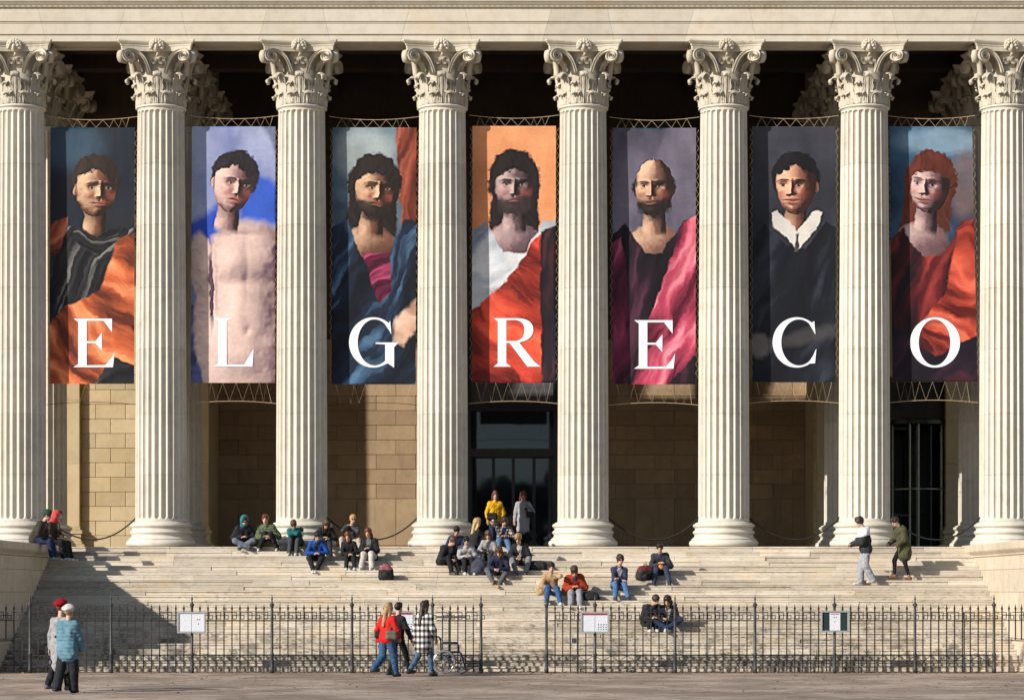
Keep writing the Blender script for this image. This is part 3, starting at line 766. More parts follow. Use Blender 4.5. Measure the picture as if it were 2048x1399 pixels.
        fm = sm01((w - np.abs(X)) / 0.06 + 0.5) * (np.abs(Y) < 1.12)
        hm = 0.72 * np.sqrt(np.clip(1 - (X / np.maximum(w, 0.05)) ** 2, 0.0, 1)) * np.clip(1 - (Y / 1.25) ** 4, 0.05, 1) ** 0.5
        q = yaw * 0.24; rg = np.clip((Y + 0.18) / 0.52, 0, 1)
        hm = hm + (Y > -0.25) * (Y < 0.42) * sm01((0.40 - Y) / 0.08) * (0.04 + 0.20 * rg ** 1.4) * np.exp(-((X - q) / (0.07 + 0.05 * rg)) ** 2)
        for sg in (-1, 1):
            hm = hm - 0.12 * gs(q + sg * 0.30, 0.0, 0.17, 0.10) + 0.045 * gs(q + sg * 0.30, 0.0, 0.08, 0.05) + 0.05 * gs(q + sg * 0.28, -0.19, 0.22, 0.06) + 0.05 * gs(q + sg * 0.44, 0.26, 0.16, 0.14) + 0.04 * gs(q + sg * 0.10, 0.34, 0.07, 0.06)
        hm = hm + 0.05 * gs(q, 0.54, 0.2, 0.045) + 0.055 * gs(q, 0.66, 0.17, 0.055) - 0.05 * gs(q, 0.595, 0.24, 0.02) + 0.07 * gs(q, 0.90, 0.2, 0.12) - 0.03 * gs(q, 0.46, 0.05, 0.06)
        s.over(fm, skinc(lit(hm)))
        bl = srgb((200, 100, 84))
        for sg in (-1, 1): s.over(fm * 0.28 * gs(q + sg * 0.42, 0.30, 0.22, 0.18), (204, 104, 88))
        s.over(fm * 0.75 * np.minimum(1, gs(q, 0.545, 0.22, 0.05) + gs(q, 0.65, 0.18, 0.05)), lip)
        s.over(fm * 0.85 * gs(q, 0.597, 0.24, 0.016), (64, 30, 28)); s.over(fm * 0.5 * (gs(q - 0.07, 0.40, 0.035, 0.025) + gs(q + 0.07, 0.40, 0.035, 0.025)), (60, 34, 28))
        for sg in (-1, 1):
            ex, ey = q + sg * 0.30, 0.0
            s.over(fm * 0.85 * np.clip(1.4 * gs(ex, ey, 0.12, 0.055) - 0.3, 0, 1), (158, 140, 128)); s.over(fm * np.clip(2 * gs(ex, ey - 0.005, 0.058, 0.058) - 0.5, 0, 1), (38, 26, 22))
            s.over(fm * 0.8 * gs(ex, ey - 0.062 + 0.25 * 0, 0.15, 0.022), (52, 32, 28)); s.over(fm * 0.35 * gs(ex, ey + 0.085, 0.14, 0.03), (96, 60, 54))
            s.over(fm * 0.8 * np.clip(1.5 * np.exp(-((X - q - sg * 0.30) / 0.20) ** 2 - ((Y + 0.205 - 0.9 * (X - q - sg * 0.28) ** 2) / 0.036) ** 2), 0, 1), tuple(int(v * 0.8 + 10) for v in hair))
        if beard is not None:
            bd = np.clip(sm01((Y - 0.36 - 0.5 * np.clip(0.35 - np.abs(X - q), 0, 1) * (Y < 0.44)) / 0.25) * sm01((0.70 - np.abs(X)) / 0.12), 0, 1) * (1 - 0.9 * gs(q, 0.60, 0.17, 0.06)) * sm01((1.42 + edge * 0.3 - Y - 0.6 * np.abs(X)) / 0.3)
            bd = bd * (1 - 0.75 * np.exp(-((np.abs(X - q) - 0.36) / 0.16) ** 2 - ((Y - 0.34) / 0.2) ** 2))
            s.over(np.clip(bd * 0.95, 0, 1), np.clip(srgb(beard) * strand[..., None] * 1.1, 0, 1))
        if style in ('long', 'short'):
            line = -0.52 + edge * 0.22 - (0.32 * np.clip(np.abs(X) - 0.0, 0, 1) ** 2 * -1.6 if style == 'long' else 0.15 * np.cos(X * 4))
            s.over(np.minimum(sm01((1 - np.sqrt((X / 0.86) ** 2 + ((Y + 0.20) / 0.98) ** 2)) / 0.12 + 0.5), sm01((line - Y) / 0.10 + 0.5)), hc)
        elif style == 'bald':
            s.over(fm * sm01((np.abs(X) - 0.60) / 0.10) * sm01((0.15 - Y) / 0.3), hc)
            s.over(np.minimum(1 - fm, sm01((1 - np.sqrt((X / 0.86) ** 2 + ((Y - 0.02) / 0.62) ** 2) + edge * 0.15) / 0.12 + 0.5)), hc)
    def done(s):
        jx = (vnoise(uu, vv, s.seed + 51, 34, 14, 1) - 0.5); jy = (vnoise(uu, vv, s.seed + 52, 14, 34, 1) - 0.5)
        ii = np.clip((np.arange(BH)[:, None] + jy * 4.5).astype(int), 0, BH - 1); jj = np.clip((np.arange(BW)[None, :] + jx * 4).astype(int), 0, BW - 1)
        s.c = s.c[ii, jj]
        lum = s.c.mean(-1, keepdims=True); s.c = lum + (s.c - lum) * 0.92
        s.c = s.c * (0.72 + 0.56 * vnoise(uu, vv, s.seed + 53, 4, 3, 4)[..., None])
        for rad, k in ((2, 0.9), (6, 0.45)):                 # crisper strokes and stronger modelling
            b = np.zeros_like(s.c); n = 0
            for q in range(-rad, rad + 1):
                b += np.roll(s.c, q, 0) + np.roll(s.c, q, 1); n += 2
            s.c = np.clip(s.c + k * (s.c - b / n), 0.002, 1)
        c = s.c * (0.93 + 0.14 * vnoise(uu, vv, s.seed + 31, 60, 60, 2)[..., None]) * (0.94 + 0.12 * vnoise(uu, vv, s.seed + 33, 8, 30, 2)[..., None])
        return np.clip(c * 0.92, 0, 1)
def art(i):
    if i == 0:
        c = Canvas(10, (22, 38, 52), (36, 32, 38)); c.over(c.ell(0.2, 0.2, 0.4, 0.3, 0.9) * 0.6, (60, 88, 112))
        c.cloth([(-.1, 1.28), (.2, 1.16), (.5, 1.30), (.8, 1.16), (1.1, 1.26), (1.1, 3.2), (-.1, 3.2)], (16, 16, 20), (46, 46, 50), (120, 118, 112), 35, 2.8)
        c.head(0.54, 0.72, 0.315, (226, 184, 146), (128, 82, 58), (46, 34, 28), 'short', yaw=0.7, tilt=2)
        c.cloth([(.30, 1.18), (.54, 1.30), (.80, 1.18), (.84, 1.34), (.54, 1.52), (.26, 1.34)], (14, 14, 18), (40, 40, 44), (96, 94, 88), 85, 6, sd=8)
        c.cloth([(1.1, 1.25), (0.82, 1.32), (0.60, 1.95), (0.15, 2.15), (-.1, 2.5), (-.1, 3.2), (0.45, 3.2), (0.75, 2.75), (1.1, 2.85)], (92, 34, 14), (204, 94, 44), (244, 150, 92), 128, 1.5, sd=3)
        c.cloth([(-.1, 1.15), (0.2, 1.08), (0.12, 1.5), (-.1, 1.6)], (80, 28, 16), (160, 74, 44), (196, 106, 70), 60, 3, sd=5)
    elif i == 1:
        c = Canvas(20, (154, 162, 198), (112, 122, 172)); c.over(c.poly([(.62, .5), (1.2, .75), (1.2, 1.2), (.6, 1.1), (.5, .9)], .1), (36, 84, 196))
        c.over(c.poly([(-.1, 1.2), (.35, .92), (.35, 1.5), (-.1, 1.75)], .12), (30, 74, 190)); c.over(c.poly([(.8, -.1), (1.1, -.1), (1.1, .5)], .1) * .7, (70, 78, 104))
        c.cloth([(-.1, 3.2), (-.1, 2.1), (.3, 2.2), (.3, 3.2)], (60, 66, 116), (84, 92, 150), (112, 116, 170), 80, 2)
        body = np.maximum(c.ell(.60, 2.35, .56, 1.22, .10), np.maximum(c.poly([(.26, 1.30), (.5, 1.16), (.9, 1.16), (1.15, 1.3), (1.15, 2), (.15, 2)], .12), c.ell(.16, 1.75, .17, .5, .2, -8)))
        gg = lambda mx, my, rx, ry: np.exp(-((c.x - mx) / rx) ** 2 - ((c.y - my) / ry) ** 2)
        hm = 0.36 * np.sqrt(np.clip(1 - ((c.x - .62) / .62) ** 2, .02, 1)) + .045 * gg(.46, 1.62, .22, .20) + .04 * gg(.90, 1.60, .20, .20) - .008 * gg(.66, 1.75, .05, .4) - .014 * gg(.62, 1.86, .34, .08) - .06 * gg(.27, 1.95, .035, .45) + .05 * gg(.14, 1.8, .1, .4) + .02 * gg(.55, 2.25, .14, .26) + .018 * gg(.80, 2.25, .14, .26) - .012 * gg(.66, 2.45, .05, .05) + .04 * gg(.6, 2.75, .25, .2) - .012 * gg(.55, 1.30, .3, .05)
        gy_, gx_ = np.gradient(hm, vv[1, 0] - vv[0, 0], uu[0, 1] - uu[0, 0]); nn_ = np.stack([-gx_ * 1.5, -gy_ * 1.5, np.ones_like(gx_)], -1)
        l = np.clip((nn_ @ np.array([-.5, -.45, .74])) / np.linalg.norm(nn_, axis=-1) * 1.5 - .42 + (vnoise(uu, vv, 25, 2, 1.5, 2) - .5) * .14, 0, 1)[..., None]
        c.over(body, srgb((96, 70, 84)) * (1 - l) + srgb((232, 198, 186)) * l)
        c.head(0.50, 0.68, 0.315, (230, 194, 180), (146, 104, 104), (40, 33, 38), 'short', yaw=0.8, tilt=10)
    elif i == 2:
        c = Canvas(30, (96, 120, 134), (40, 52, 66)); c.over(c.ell(.4, .3, .35, .3, .8) * .7, (168, 178, 178)); c.cloth([(.74, -.1), (1.1, -.1), (1.1, 1.4), (.84, 1.4)], (90, 36, 24), (140, 62, 42), (168, 84, 58), 10, 3)
        c.head(0.50, 0.72, 0.315, (222, 178, 142), (122, 80, 62), (38, 29, 26), 'long', (34, 26, 24), yaw=0.8, tilt=5)
        c.cloth([(-.1, 1.25), (.18, 1.10), (.36, 1.55), (.66, 1.55), (.86, 1.1), (1.1, 1.15), (1.1, 3.2), (-.1, 3.2)], (8, 14, 26), (22, 38, 60), (70, 108, 142), 35, 1.3)
        c.cloth([(.36, 1.50), (.68, 1.50), (.72, 1.95), (.56, 2.1)], (60, 8, 36), (126, 20, 66), (180, 66, 110), 70, 3, sd=2)
        c.cloth([(.75, 2.3), (1.1, 1.95), (1.1, 2.3), (.85, 2.6), (.72, 2.55)], (150, 110, 92), (206, 166, 140), (226, 190, 164), 130, 1, 0.06, sd=4)
    elif i == 3:
        c = Canvas(40, (224, 148, 96), (204, 124, 72))
        c.head(0.50, 0.70, 0.315, (206, 172, 168), (104, 80, 86), (34, 26, 28), 'long', (50, 38, 40))
        c.cloth([(-.1, 1.30), (.16, 1.14), (.36, 1.5), (.64, 1.5), (.84, 1.12), (1.1, 1.15), (1.1, 3.2), (-.1, 3.2)], (128, 138, 154), (182, 188, 196), (222, 220, 220), 50, 1.4)
        c.cloth([(-.1, 2.3), (.4, 1.85), (.78, 1.30), (1.1, 1.2), (1.1, 3.2), (-.1, 3.2)], (104, 20, 12), (218, 62, 32), (246, 100, 56), 130, 0.9, sd=3)
        c.cloth([(.80, 1.25), (1.1, 1.15), (1.1, 3.2), (.84, 3.2)], (22, 16, 24), (38, 24, 32), (70, 36, 40), 5, 2, sd=6)
    elif i == 4:
        c = Canvas(50, (112, 104, 122), (62, 60, 76))
        c.head(0.50, 0.70, 0.315, (228, 184, 150), (130, 90, 76), (34, 26, 28), 'bald', (32, 25, 26), yaw=-0.5)
        c.cloth([(-.1, 1.35), (.16, 1.14), (.4, 1.5), (.6, 1.5), (.84, 1.10), (1.1, 1.05), (1.1, 3.2), (-.1, 3.2)], (14, 11, 18), (40, 22, 34), (78, 40, 58), 15, 1.6)
        c.cloth([(.84, 1.12), (1.1, 1.0), (1.1, 2.6), (.55, 3.2), (.2, 3.2), (.35, 2.5), (.66, 1.7)], (80, 10, 36), (190, 60, 92), (236, 134, 150), 25, 1.7, sd=3)
        c.cloth([(-.1, 1.4), (.12, 1.3), (.22, 2.2), (.16, 3.2), (-.1, 3.2)], (52, 10, 34), (124, 30, 70), (170, 70, 104), 15, 2.2, sd=5)
    elif i == 5:
        c = Canvas(60, (62, 62, 72), (40, 42, 52))
        c.head(0.52, 0.70, 0.32, (232, 180, 148), (146, 92, 74), (22, 20, 24), 'short', yaw=-0.8)
        c.cloth([(-.1, 1.45), (.16, 1.16), (.4, 1.45), (.64, 1.45), (.88, 1.14), (1.1, 1.3), (1.1, 3.2), (-.1, 3.2)], (13, 15, 23), (21, 24, 34), (46, 50, 62), 30, 1.2)
        c.over(c.poly([(.22, 1.02), (.30, 1.0), (.52, 1.26), (.74, 1.0), (.82, 1.02), (.78, 1.20), (.53, 1.48), (.27, 1.22)], .025), (208, 202, 194)); c.over(c.poly([(.50, 1.28), (.54, 1.28), (.55, 1.5), (.50, 1.5)], .03), (70, 66, 66))
        c.over(c.ell(.08, 2.62, .13, .14, .6) * .6, (130, 120, 116)); c.over(c.ell(.7, 2.5, .4, .08, 1.2, -12) * .35, (96, 90, 90))
    else:
        c = Canvas(70, (58, 98, 130), (24, 40, 66)); c.over(c.ell(.6, .18, .5, .16, .9) * .6, (140, 168, 188)); c.over(c.ell(.9, .7, .2, .4, .8) * .5, (140, 112, 100))
        c.head(0.48, 0.70, 0.315, (216, 182, 174), (124, 90, 94), (92, 42, 30), 'long', yaw=-0.9, tilt=8)
        c.cloth([(-.1, 1.5), (.14, 1.22), (.36, 1.55), (.62, 1.55), (.84, 1.14), (1.1, 1.1), (1.1, 3.2), (-.1, 3.2)], (28, 12, 20), (88, 22, 26), (150, 46, 40), 30, 1.5)
        c.cloth([(.80, 1.25), (1.1, 1.1), (1.1, 2.5), (.5, 2.7), (.3, 2.4), (.62, 2.0)], (88, 18, 16), (184, 62, 40), (226, 98, 66), 128, 1.7, sd=3)
        c.cloth([(-.1, 2.3), (.5, 2.75), (1.1, 2.5), (1.1, 3.2), (-.1, 3.2)], (20, 14, 26), (38, 22, 38), (72, 32, 44), 50, 1.4, sd=5)
    return c.done()
pm, pnt, pb = new_mat('printed banner mesh', 0.6, 0.25)
pa = pnt.nodes.new('ShaderNodeAttribute'); pa.attribute_name = 'print'; pnt.links.new(pa.outputs['Color'], pb.inputs['Base Color'])
wv = noise(pnt, vmul(pnt, objco(pnt), (1, 1, 0.4)), 1.6, 3, 0.5); bump(pnt, pb, wv, 0.25, 0.08)
M['print'] = pm
M['letter'] = plain('white letter print', (0.78, 0.78, 0.82), 0.55, 0.3, 0, 0.03, 3)
M['backing'] = plain('banner back', (0.55, 0.53, 0.5), 0.7)

def cub(p0, p1, p2, p3, n=14):
    return [tuple((1-t)**3*a + 3*(1-t)**2*t*b + 3*(1-t)*t*t*c_ + t**3*d for a, b, c_, d in zip(p0, p1, p2, p3)) for t in [i / n for i in range(n)]]
def ellpts(cx, cy, rx, ry, a0, a1, n=40):
    return [(cx + rx * math.cos(math.radians(a0 + (a1 - a0) * i / n)), cy + ry * math.sin(math.radians(a0 + (a1 - a0) * i / n))) for i in range(n + 1)]
# glyph outlines in units of cap height (x right, y up)
G = {}
G['E'] = [[(0, 0), (.815, 0), (.848, .325), (.79, .20), (.66, .045), (.275, .04), (.275, .495), (.45, .495), (.585, .345), (.585, .705), (.45, .535), (.275, .535), (.275, .955), (.62, .955), (.795, .72), (.795, 1), (0, 1), (.098, .93), (.098, .07)]]
G['L'] = [[(0, 0), (.815, 0), (.84, .37), (.64, .045), (.285, .04), (.285, .94), (.395, 1), (0, 1), (.108, .935), (.108, .07)]]
G['O'] = [ellpts(.515, .5, .515, .518, 0, 360, 56)[:-1], ellpts(.505, .5, .325, .475, 360, 0, 56)[:-1]]
G['C'] = [ellpts(.50, .5, .50, .518, 52, 303, 44) + [(.875, .07), (.905, .37), (.885, .34), (.83, .22)] + ellpts(.545, .5, .365, .475, 308, 55, 40) + [(.86, .70), (.885, .66), (.86, .94)]]
G['G'] = [ellpts(.50, .5, .50, .518, 50, 300, 44) + [(.80, .07), (.93, -.02), (.93, .40), (1.02, .50), (.55, .50), (.55, .47), (.745, .46), (.745, .12)] + ellpts(.53, .5, .35, .475, 302, 54, 40) + [(.845, .72), (.872, .66), (.85, .95)]]
G['R'] = [[(0, 0), (.36, 0), (.265, .075), (.265, .49), (.33, .49), (.70, 0), (.97, 0), (.845, .10), (.53, .50)] + cub((.53, .50), (.74, .54), (.82, .64), (.82, .755)) + cub((.82, .755), (.82, .92), (.70, 1.0), (.46, 1.0)) + [(.46, 1), (0, 1), (.088, .93), (.088, .07)],
          [(.265, .53), (.265, .96), (.43, .96)] + cub((.43, .96), (.58, .955), (.635, .875), (.635, .755)) + cub((.635, .755), (.635, .62), (.58, .535), (.43, .53)) + [(.43, .53)]]
def glyph_mesh(ch, size):
    cu = bpy.data.curves.new('glyph', 'CURVE'); cu.dimensions = '2D'; cu.fill_mode = 'FRONT'; cu.extrude = 0.0
    for lp in G[ch]:
        sp_ = cu.splines.new('POLY'); sp_.points.add(len(lp) - 1); sp_.use_cyclic_u = True
        for q, (x, y) in zip(sp_.points, lp): q.co = (x * size, y * size, 0, 1)
    tmp = bpy.data.objects.new('glyph', cu); col.objects.link(tmp)
    dg = bpy.context.evaluated_depsgraph_get(); me = bpy.data.meshes.new_from_object(tmp.evaluated_get(dg)); bpy.data.objects.remove(tmp)
    me.transform(Matrix.Rotation(math.pi / 2, 4, 'X')); me.materials.clear(); me.materials.append(M['letter']); me.name = 'letter'
    return me
YB = 9.60
BAN = [((101, 269), (99, 268), 255, 767, 'E', 147, 638), ((384, 551), (382, 550), 253, 765, 'L', 426, 637), ((665, 833), (663, 831), 255, 768, 'G', 698, 637), ((945, 1112), (944, 1111), 252, 765, 'R', 987, 637),
       ((1225, 1392), (1225, 1391), 256, 768, 'E', 1268, 641), ((1505, 1671), (1505, 1671), 253, 764, 'C', 1545, 637), ((1779, 1944), (1785, 1955), 253, 763, 'O', 1820, 637)]
blab = ['banner with white letter E, grey armour and orange cloak, leftmost in the row', 'pale blue and pink banner with white letter L, bare shoulders', 'dark blue banner with white letter G, long-haired bearded figure',
        'orange and red banner with white letter R above the glass doors', 'purple-grey banner with white letter E, bald bearded figure in crimson', 'near-black banner with white letter C, figure with white collar', 'blue and dark red banner with white letter O, rightmost in the row']
r2 = random.Random(5)
for i, (tx, bx_, ty, by, ch, lx, ly) in enumerate(BAN):
    x00, x01, x10, x11 = [px(q, YB) for q in (*tx, *bx_)]; z1, z0 = pz(ty, YB), pz(by, YB)
    xc, zc = (x00 + x01 + x10 + x11) / 4, z0
    b = empty('banner', (xc, YB, zc)); tag(b, blab[i], 'banner', 'exhibition banners hung between the columns')
    U = uu.ravel(); V = (np.arange(BH) + 0.5) / BH; V = np.repeat(V, BW)
    # sample positions run edge to edge
    u_e = (U - U.min()) / (U.max() - U.min()); v_e = (V - V.min()) / (V.max() - V.min())
    X = (x00 + (x01 - x00) * u_e) * (1 - v_e) + (x10 + (x11 - x10) * u_e) * v_e - xc
    Z = (z1 - zc) * (1 - v_e)
    Yd = 0.008 * np.sin(u_e * 7 + i) * np.sin(v_e * 9 + 2 * i) 
    n = BW * BH
    idx = np.arange(n).reshape(BH, BW)
    q = np.stack([idx[1:, :-1], idx[1:, 1:], idx[:-1, 1:], idx[:-1, :-1]], -1).reshape(-1, 4)
    me = bpy.data.meshes.new('print'); me.vertices.add(n); me.loops.add(q.size); me.polygons.add(len(q))
    me.vertices.foreach_set('co', np.stack([X, Yd, Z], -1).astype(np.float32).ravel())
    me.loops.foreach_set('vertex_index', q.ravel().astype(np.int32)); me.polygons.foreach_set('loop_start', np.arange(0, q.size, 4, dtype=np.int32))
    me.polygons.foreach_set('use_smooth', np.ones(len(q), bool)); me.update(calc_edges=True)
    ca = me.color_attributes.new('print', 'FLOAT_COLOR', 'POINT'); rgba = np.ones((n, 4), np.float32); rgba[:, :3] = art(i).reshape(-1, 3)
    ca.data.foreach_set('color', rgba.ravel()); me.materials.append(M['print'])
    mobj('printed_cloth', me, b)
    bk = MB(); c4 = [(x10 - xc, 0), (x11 - xc, 0), (x01 - xc, z1 - z0), (x00 - xc, z1 - z0)]
    bk.add([(x, 0.018, z) for x, z in c4] + [(x, 0.030, z) for x, z in c4], [(0,1,2,3), (7,6,5,4), (0,4,5,1), (1,5,6,2), (2,6,7,3), (3,7,4,0)]).build('backing', M['backing'], b)
    o = mobj('letter', glyph_mesh(ch, 97 * (YB - CAMY) / F), b, (px(lx, YB) - xc, -0.0125, pz(ly + 96, YB) - zc)); 
    # lacing: zigzag cords to a slack cable above and below, and to the columns at the sides
    W = x01 - x00; Hh = z1 - z0
    for top in (True, False):
        cb = MB(); zg = MB(); zz = Hh if top else 0; dz = (0.20 if top else -0.50)
        xa, xb = (x00, x01) if top else (x10, x11)
        cabz = lambda t: zz + dz + (0.09 * (2*t-1)**2 if top else -0.07 * (2*t-1)**2)
        pts = [(xa - xc - 0.09 + (W + 0.18) * t, 0.005, cabz(t) + (0.01 if top else 0)) for t in [k / 14 for k in range(15)]]
        cb.tube(pts, 0.008, 5).build('cable', M['rope'] if top or i not in (0, 2) else M['rope_dark'], b)
        t = 0.05; up = True; P = []
        while t < 0.97:
            P.append((xa - xc + W * t, 0.0 if not up else 0.005, zz if up else cabz(t))); up = not up
            t += r2.choice((0.035, 0.05, 0.06, 0.062)) if (t < 0.28 or t > 0.68) else r2.choice((0.075, 0.08))
        zg.tube(P, 0.0065, 4).build('lacing', M['rope'], b)
    for sx in (-1, 1):
        zg = MB(); P = []; k = 0; z = Hh - 0.05
        while z > 0.05:
            f = z / Hh; xe = (x00 * f + x10 * (1 - f)) if sx < 0 else (x01 * f + x11 * (1 - f))
            xcab = xe + sx * (0.085 if sx > 0 else 0.06)
            P.append((xe - xc, 0.005, z) if k % 2 else (xcab - xc, 0.05, z)); k += 1; z -= 0.125
        zg.tube(P, 0.0065, 4).build('lacing', M['rope'], b)

# ------------------------------------------------------------------ dark barrier ropes between the columns
for i in (0, 2, 4, 5, 6):
    a = Vector((COLX[i] + 0.66, YC, ZF + 0.83)); c_ = Vector((COLX[i + 1] - 0.66, YC, ZF + 0.83))
    pts = []
    for k in range(25):
        t = k / 24; p = a.lerp(c_, t); p.z -= 0.62 * (1 - (2 * t - 1) ** 2) * (1 + 0.08 * (2 * t - 1)); pts.append(p)
    o = MB().tube([p - a for p in pts], 0.021, 7).build('barrier_rope', M['rope_dark'], None, True, loc=a)
    tag(o, 'dark rope slung between columns under the ' + ['E banner at far left', '', 'G banner', '', 'second E banner', 'C banner', 'O banner'][i], 'rope', 'barrier ropes between the columns')
# ------------------------------------------------------------------ wrought-iron fence
def fx(x): return px(x, 0.0)
ZP = lambda y: (1345 - y) / 85.06
bar = MB()
bar.box((-0.0135, -0.0135, 0.02), (0.0135, 0.0135, 1.50))
bar.lathe([(0.011, 1.485), (0.029, 1.505), (0.027, 1.52), (0.013, 1.56), (0.003, 1.625)], 6)
bar_me = bar.mesh('bar', M['iron'])
sbar = MB().box((-0.0135, -0.0135, 0.78), (0.0135, 0.0135, 1.50)); sbar.lathe([(0.011, 1.485), (0.029, 1.505), (0.027, 1.52), (0.013, 1.56), (0.003, 1.625)], 6)
sbar_me = sbar.mesh('bar', M['iron'])
post = MB(); post.lathe([(0.05, 0.0), (0.05, 0.10), (0.042, 0.13), (0.040, 0.42), (0.046, 0.43), (0.046, 0.46), (0.034, 0.48), (0.032, 1.25), (0.034, 1.27), (0.038, 1.30), (0.034, 1.33), (0.030, 1.50), (0.032, 1.53), (0.040, 1.57), (0.056, 1.60), (0.056, 1.618), (0.034, 1.63), (0.020, 1.66), (0.013, 1.70), (0.022, 1.735), (0.023, 1.75), (0.012, 1.785), (0.003, 1.85)], 10)
post_me = post.mesh('post', M['iron_lt'], True)
def key_mesh(L):
    z = lambda y: 1.27 + (460 - y) / 90 * 0.16; s = L / 260; x = lambda v: (v - 665) * s
    P = [(x(795-260), z(370)), (x(725), z(370)), (x(725), z(460)), (x(665), z(460)), (x(665), z(410)), (x(850), z(410)), (x(850), z(460)), (x(795), z(460)), (x(795), z(370))]
    mb = MB(); w = 0.0085
    for a, b in zip(P[:-1], P[1:]):
        x0, x1 = sorted((a[0], b[0])); z0, z1 = sorted((a[1], b[1]))
        mb.box((x0 - w, -0.006, z0 - w), (x1 + w, 0.006, z1 + w))
    return mb.mesh('key_ornament', M['iron'])
def fence_panel(root, xa, xb, nb, gate=False):
    """bars, rails, Greek-key frieze and diagonal braces between two posts"""
    dx = (xb - xa) / (nb + 1); ox = root.location[0]
    for k in range(1, nb + 1): mobj('bar', bar_me, root, (xa + k * dx - ox, 0, 0))
    for z, h in ((1.235, 0.013), (0.42, 0.013), (0.285, 0.010), (0.235, 0.009), (0.145, 0.010)):
        MB().box((xa + 0.034 - ox, -0.0135, z - h), (xb - 0.034 - ox, 0.0135, z + h)).build('rail', M['iron'], root)
    z = MB()
    n = nb + 1
    for k in range(n):
        x0, x1 = xa + k * dx - ox, xa + (k + 1) * dx - ox
        za, zb = (0.41, 0.28) if k % 2 == 0 else (0.28, 0.41)
        z.tube([(x0, 0, za), (x1, 0, zb)], 0.010, 4)
    z.build('brace', M['iron'], root)
    L = 2 * dx; km = key_mesh(L)
    m = max(1, int((xb - xa) / L))
    for k in range(m): mobj('key_ornament', km, root, (xa + 0.03 + (k + 0.5) * (xb - xa - 0.03) / m - ox, 0, 0))
left_posts = [60, 222, 384, 544, 704, 865]; right_posts = [1190, 1350, 1510, 1669, 1830, 1988]
fl_ = empty('iron_fence', (fx(60), 0, 0)); tag(fl_, 'long black wrought-iron fence with spear tips left of the gate opening', 'fence', 'fence runs in front of the stairs')
fr_ = empty('iron_fence', (fx(1190), 0, 0)); tag(fr_, 'long black wrought-iron fence with spear tips right of the gate opening', 'fence', 'fence runs in front of the stairs')
for root, posts in ((fl_, left_posts), (fr_, right_posts)):
    for p in posts: mobj('post', post_me, root, (fx(p) - root.location[0], 0, 0))
    for a, b in zip(posts[:-1], posts[1:]): fence_panel(root, fx(a), fx(b), 9)
# short end pieces over the cheek-wall plinths
for root, pxs, sg in ((fl_, [44, 28, 12, -4, -20], -1), (fr_, [2004, 2018, 2031, 2043, 2057], 1)):
    for k, p in enumerate(pxs): mobj('bar', bar_me if k < 2 else sbar_me, root, (fx(p) - root.location[0], 0, 0))
    xs = sorted((fx(60 if sg < 0 else 1988), fx(pxs[-1]))); xo = root.location[0]
    MB().box((xs[0] - xo, -0.0135, 1.225), (xs[1] - xo, 0.0135, 1.245)).build('rail', M['iron'], root)
    MB().box((xs[0] - xo, -0.0135, 0.77), (xs[1] - xo, 0.0135, 0.785)).build('rail', M['iron'], root)
    km = key_mesh(2 * 0.185)
    for k in range(2): mobj('key_ornament', km, root, (xs[0] + (k + 0.5) * (xs[1] - xs[0]) / 2 - xo, 0, 0))
for a, b, lab, hinge in ((868, 962, 'narrow iron gate leaf beside the wheelchair, left of the opening', 962), (1093, 1187, 'narrow iron gate leaf with dark lock, right of the opening', 1093)):
    gt = empty('gate_leaf', (fx(a), -0.02, 0)); tag(gt, lab, 'gate', 'gate leaves at the opening')
    fence_panel(gt, fx(a) + 0.02, fx(b), 5)
    mobj('post', post_me, gt, (fx(hinge) - fx(a), 0, 0))
    if hinge == 1093:
        MB().box((fx(1155) - fx(a) - 0.016, -0.03, 0.02), (fx(1155) - fx(a) + 0.016, 0.0, 1.40)).build('drop_bolt', M['iron'], gt)
        MB().cbox((fx(1147) - fx(a) - 0.04, -0.035, 0.70), (fx(1153) - fx(a), -0.012, 0.82), 0.006).build('lock_box', M['iron_lt'], gt)
    else:
        MB().box((fx(872) - fx(a), -0.04, 1.30), (fx(930) - fx(a), -0.013, 1.335)).build('latch_bar', M['iron_lt'], gt)
        MB().box((fx(898) - fx(a) - 0.014, -0.03, 0.02), (fx(898) - fx(a) + 0.014, 0.0, 1.46)).build('drop_bolt', M['iron'], gt)
MB().box((fx(1928) - 0.016 - fx(1190), -0.035, 0.02), (fx(1928) + 0.016 - fx(1190), -0.012, 1.42)).build('drop_bolt', M['iron_lt'], fr_)
MB().box((fx(1911) - fx(1190), -0.045, 1.21), (fx(1945) - fx(1190), -0.036, 1.235)).build('latch_bar', M['iron'], fr_)

# ------------------------------------------------------------------ notice boards hung on the fence
def paper_mat(name, base, kind):
    m, nt, b = new_mat(name, 0.35, 0.4); V = objco(nt)
    sep = nt.nodes.new('ShaderNodeSeparateXYZ'); nt.links.new(V, sep.inputs[0])
    w = math_n(nt, 'FRACT', math_n(nt, 'MULTIPLY', sep.outputs['Z'], 62.0), 0.0)
    ln = rng_map(nt, w, 0.45, 0.55, 0, 1)
    wd = rng_map(nt, noise(nt, vmul(nt, V, (40, 1, 62)), 1.0, 1, 0.5), 0.42, 0.5, 0, 1)
    cc = mixc(nt, math_n(nt, 'MULTIPLY', math_n(nt, 'MULTIPLY', ln, wd), 0.45), base, (0.2, 0.22, 0.27))
    if kind == 'red':
        cc = mixc(nt, rng_map(nt, sep.outputs['Z'], 0.17, 0.172, 0, 1), cc, (0.32, 0.03, 0.05))
    nt.links.new(cc, b.inputs['Base Color']); return m
M['paper'] = paper_mat('printed notice', (0.68, 0.70, 0.74), '')
M['paper_red'] = paper_mat('printed notice with red heading', (0.66, 0.69, 0.74), 'red')
M['board_green'] = plain('dark green felt', (0.012, 0.03, 0.03), 0.6)
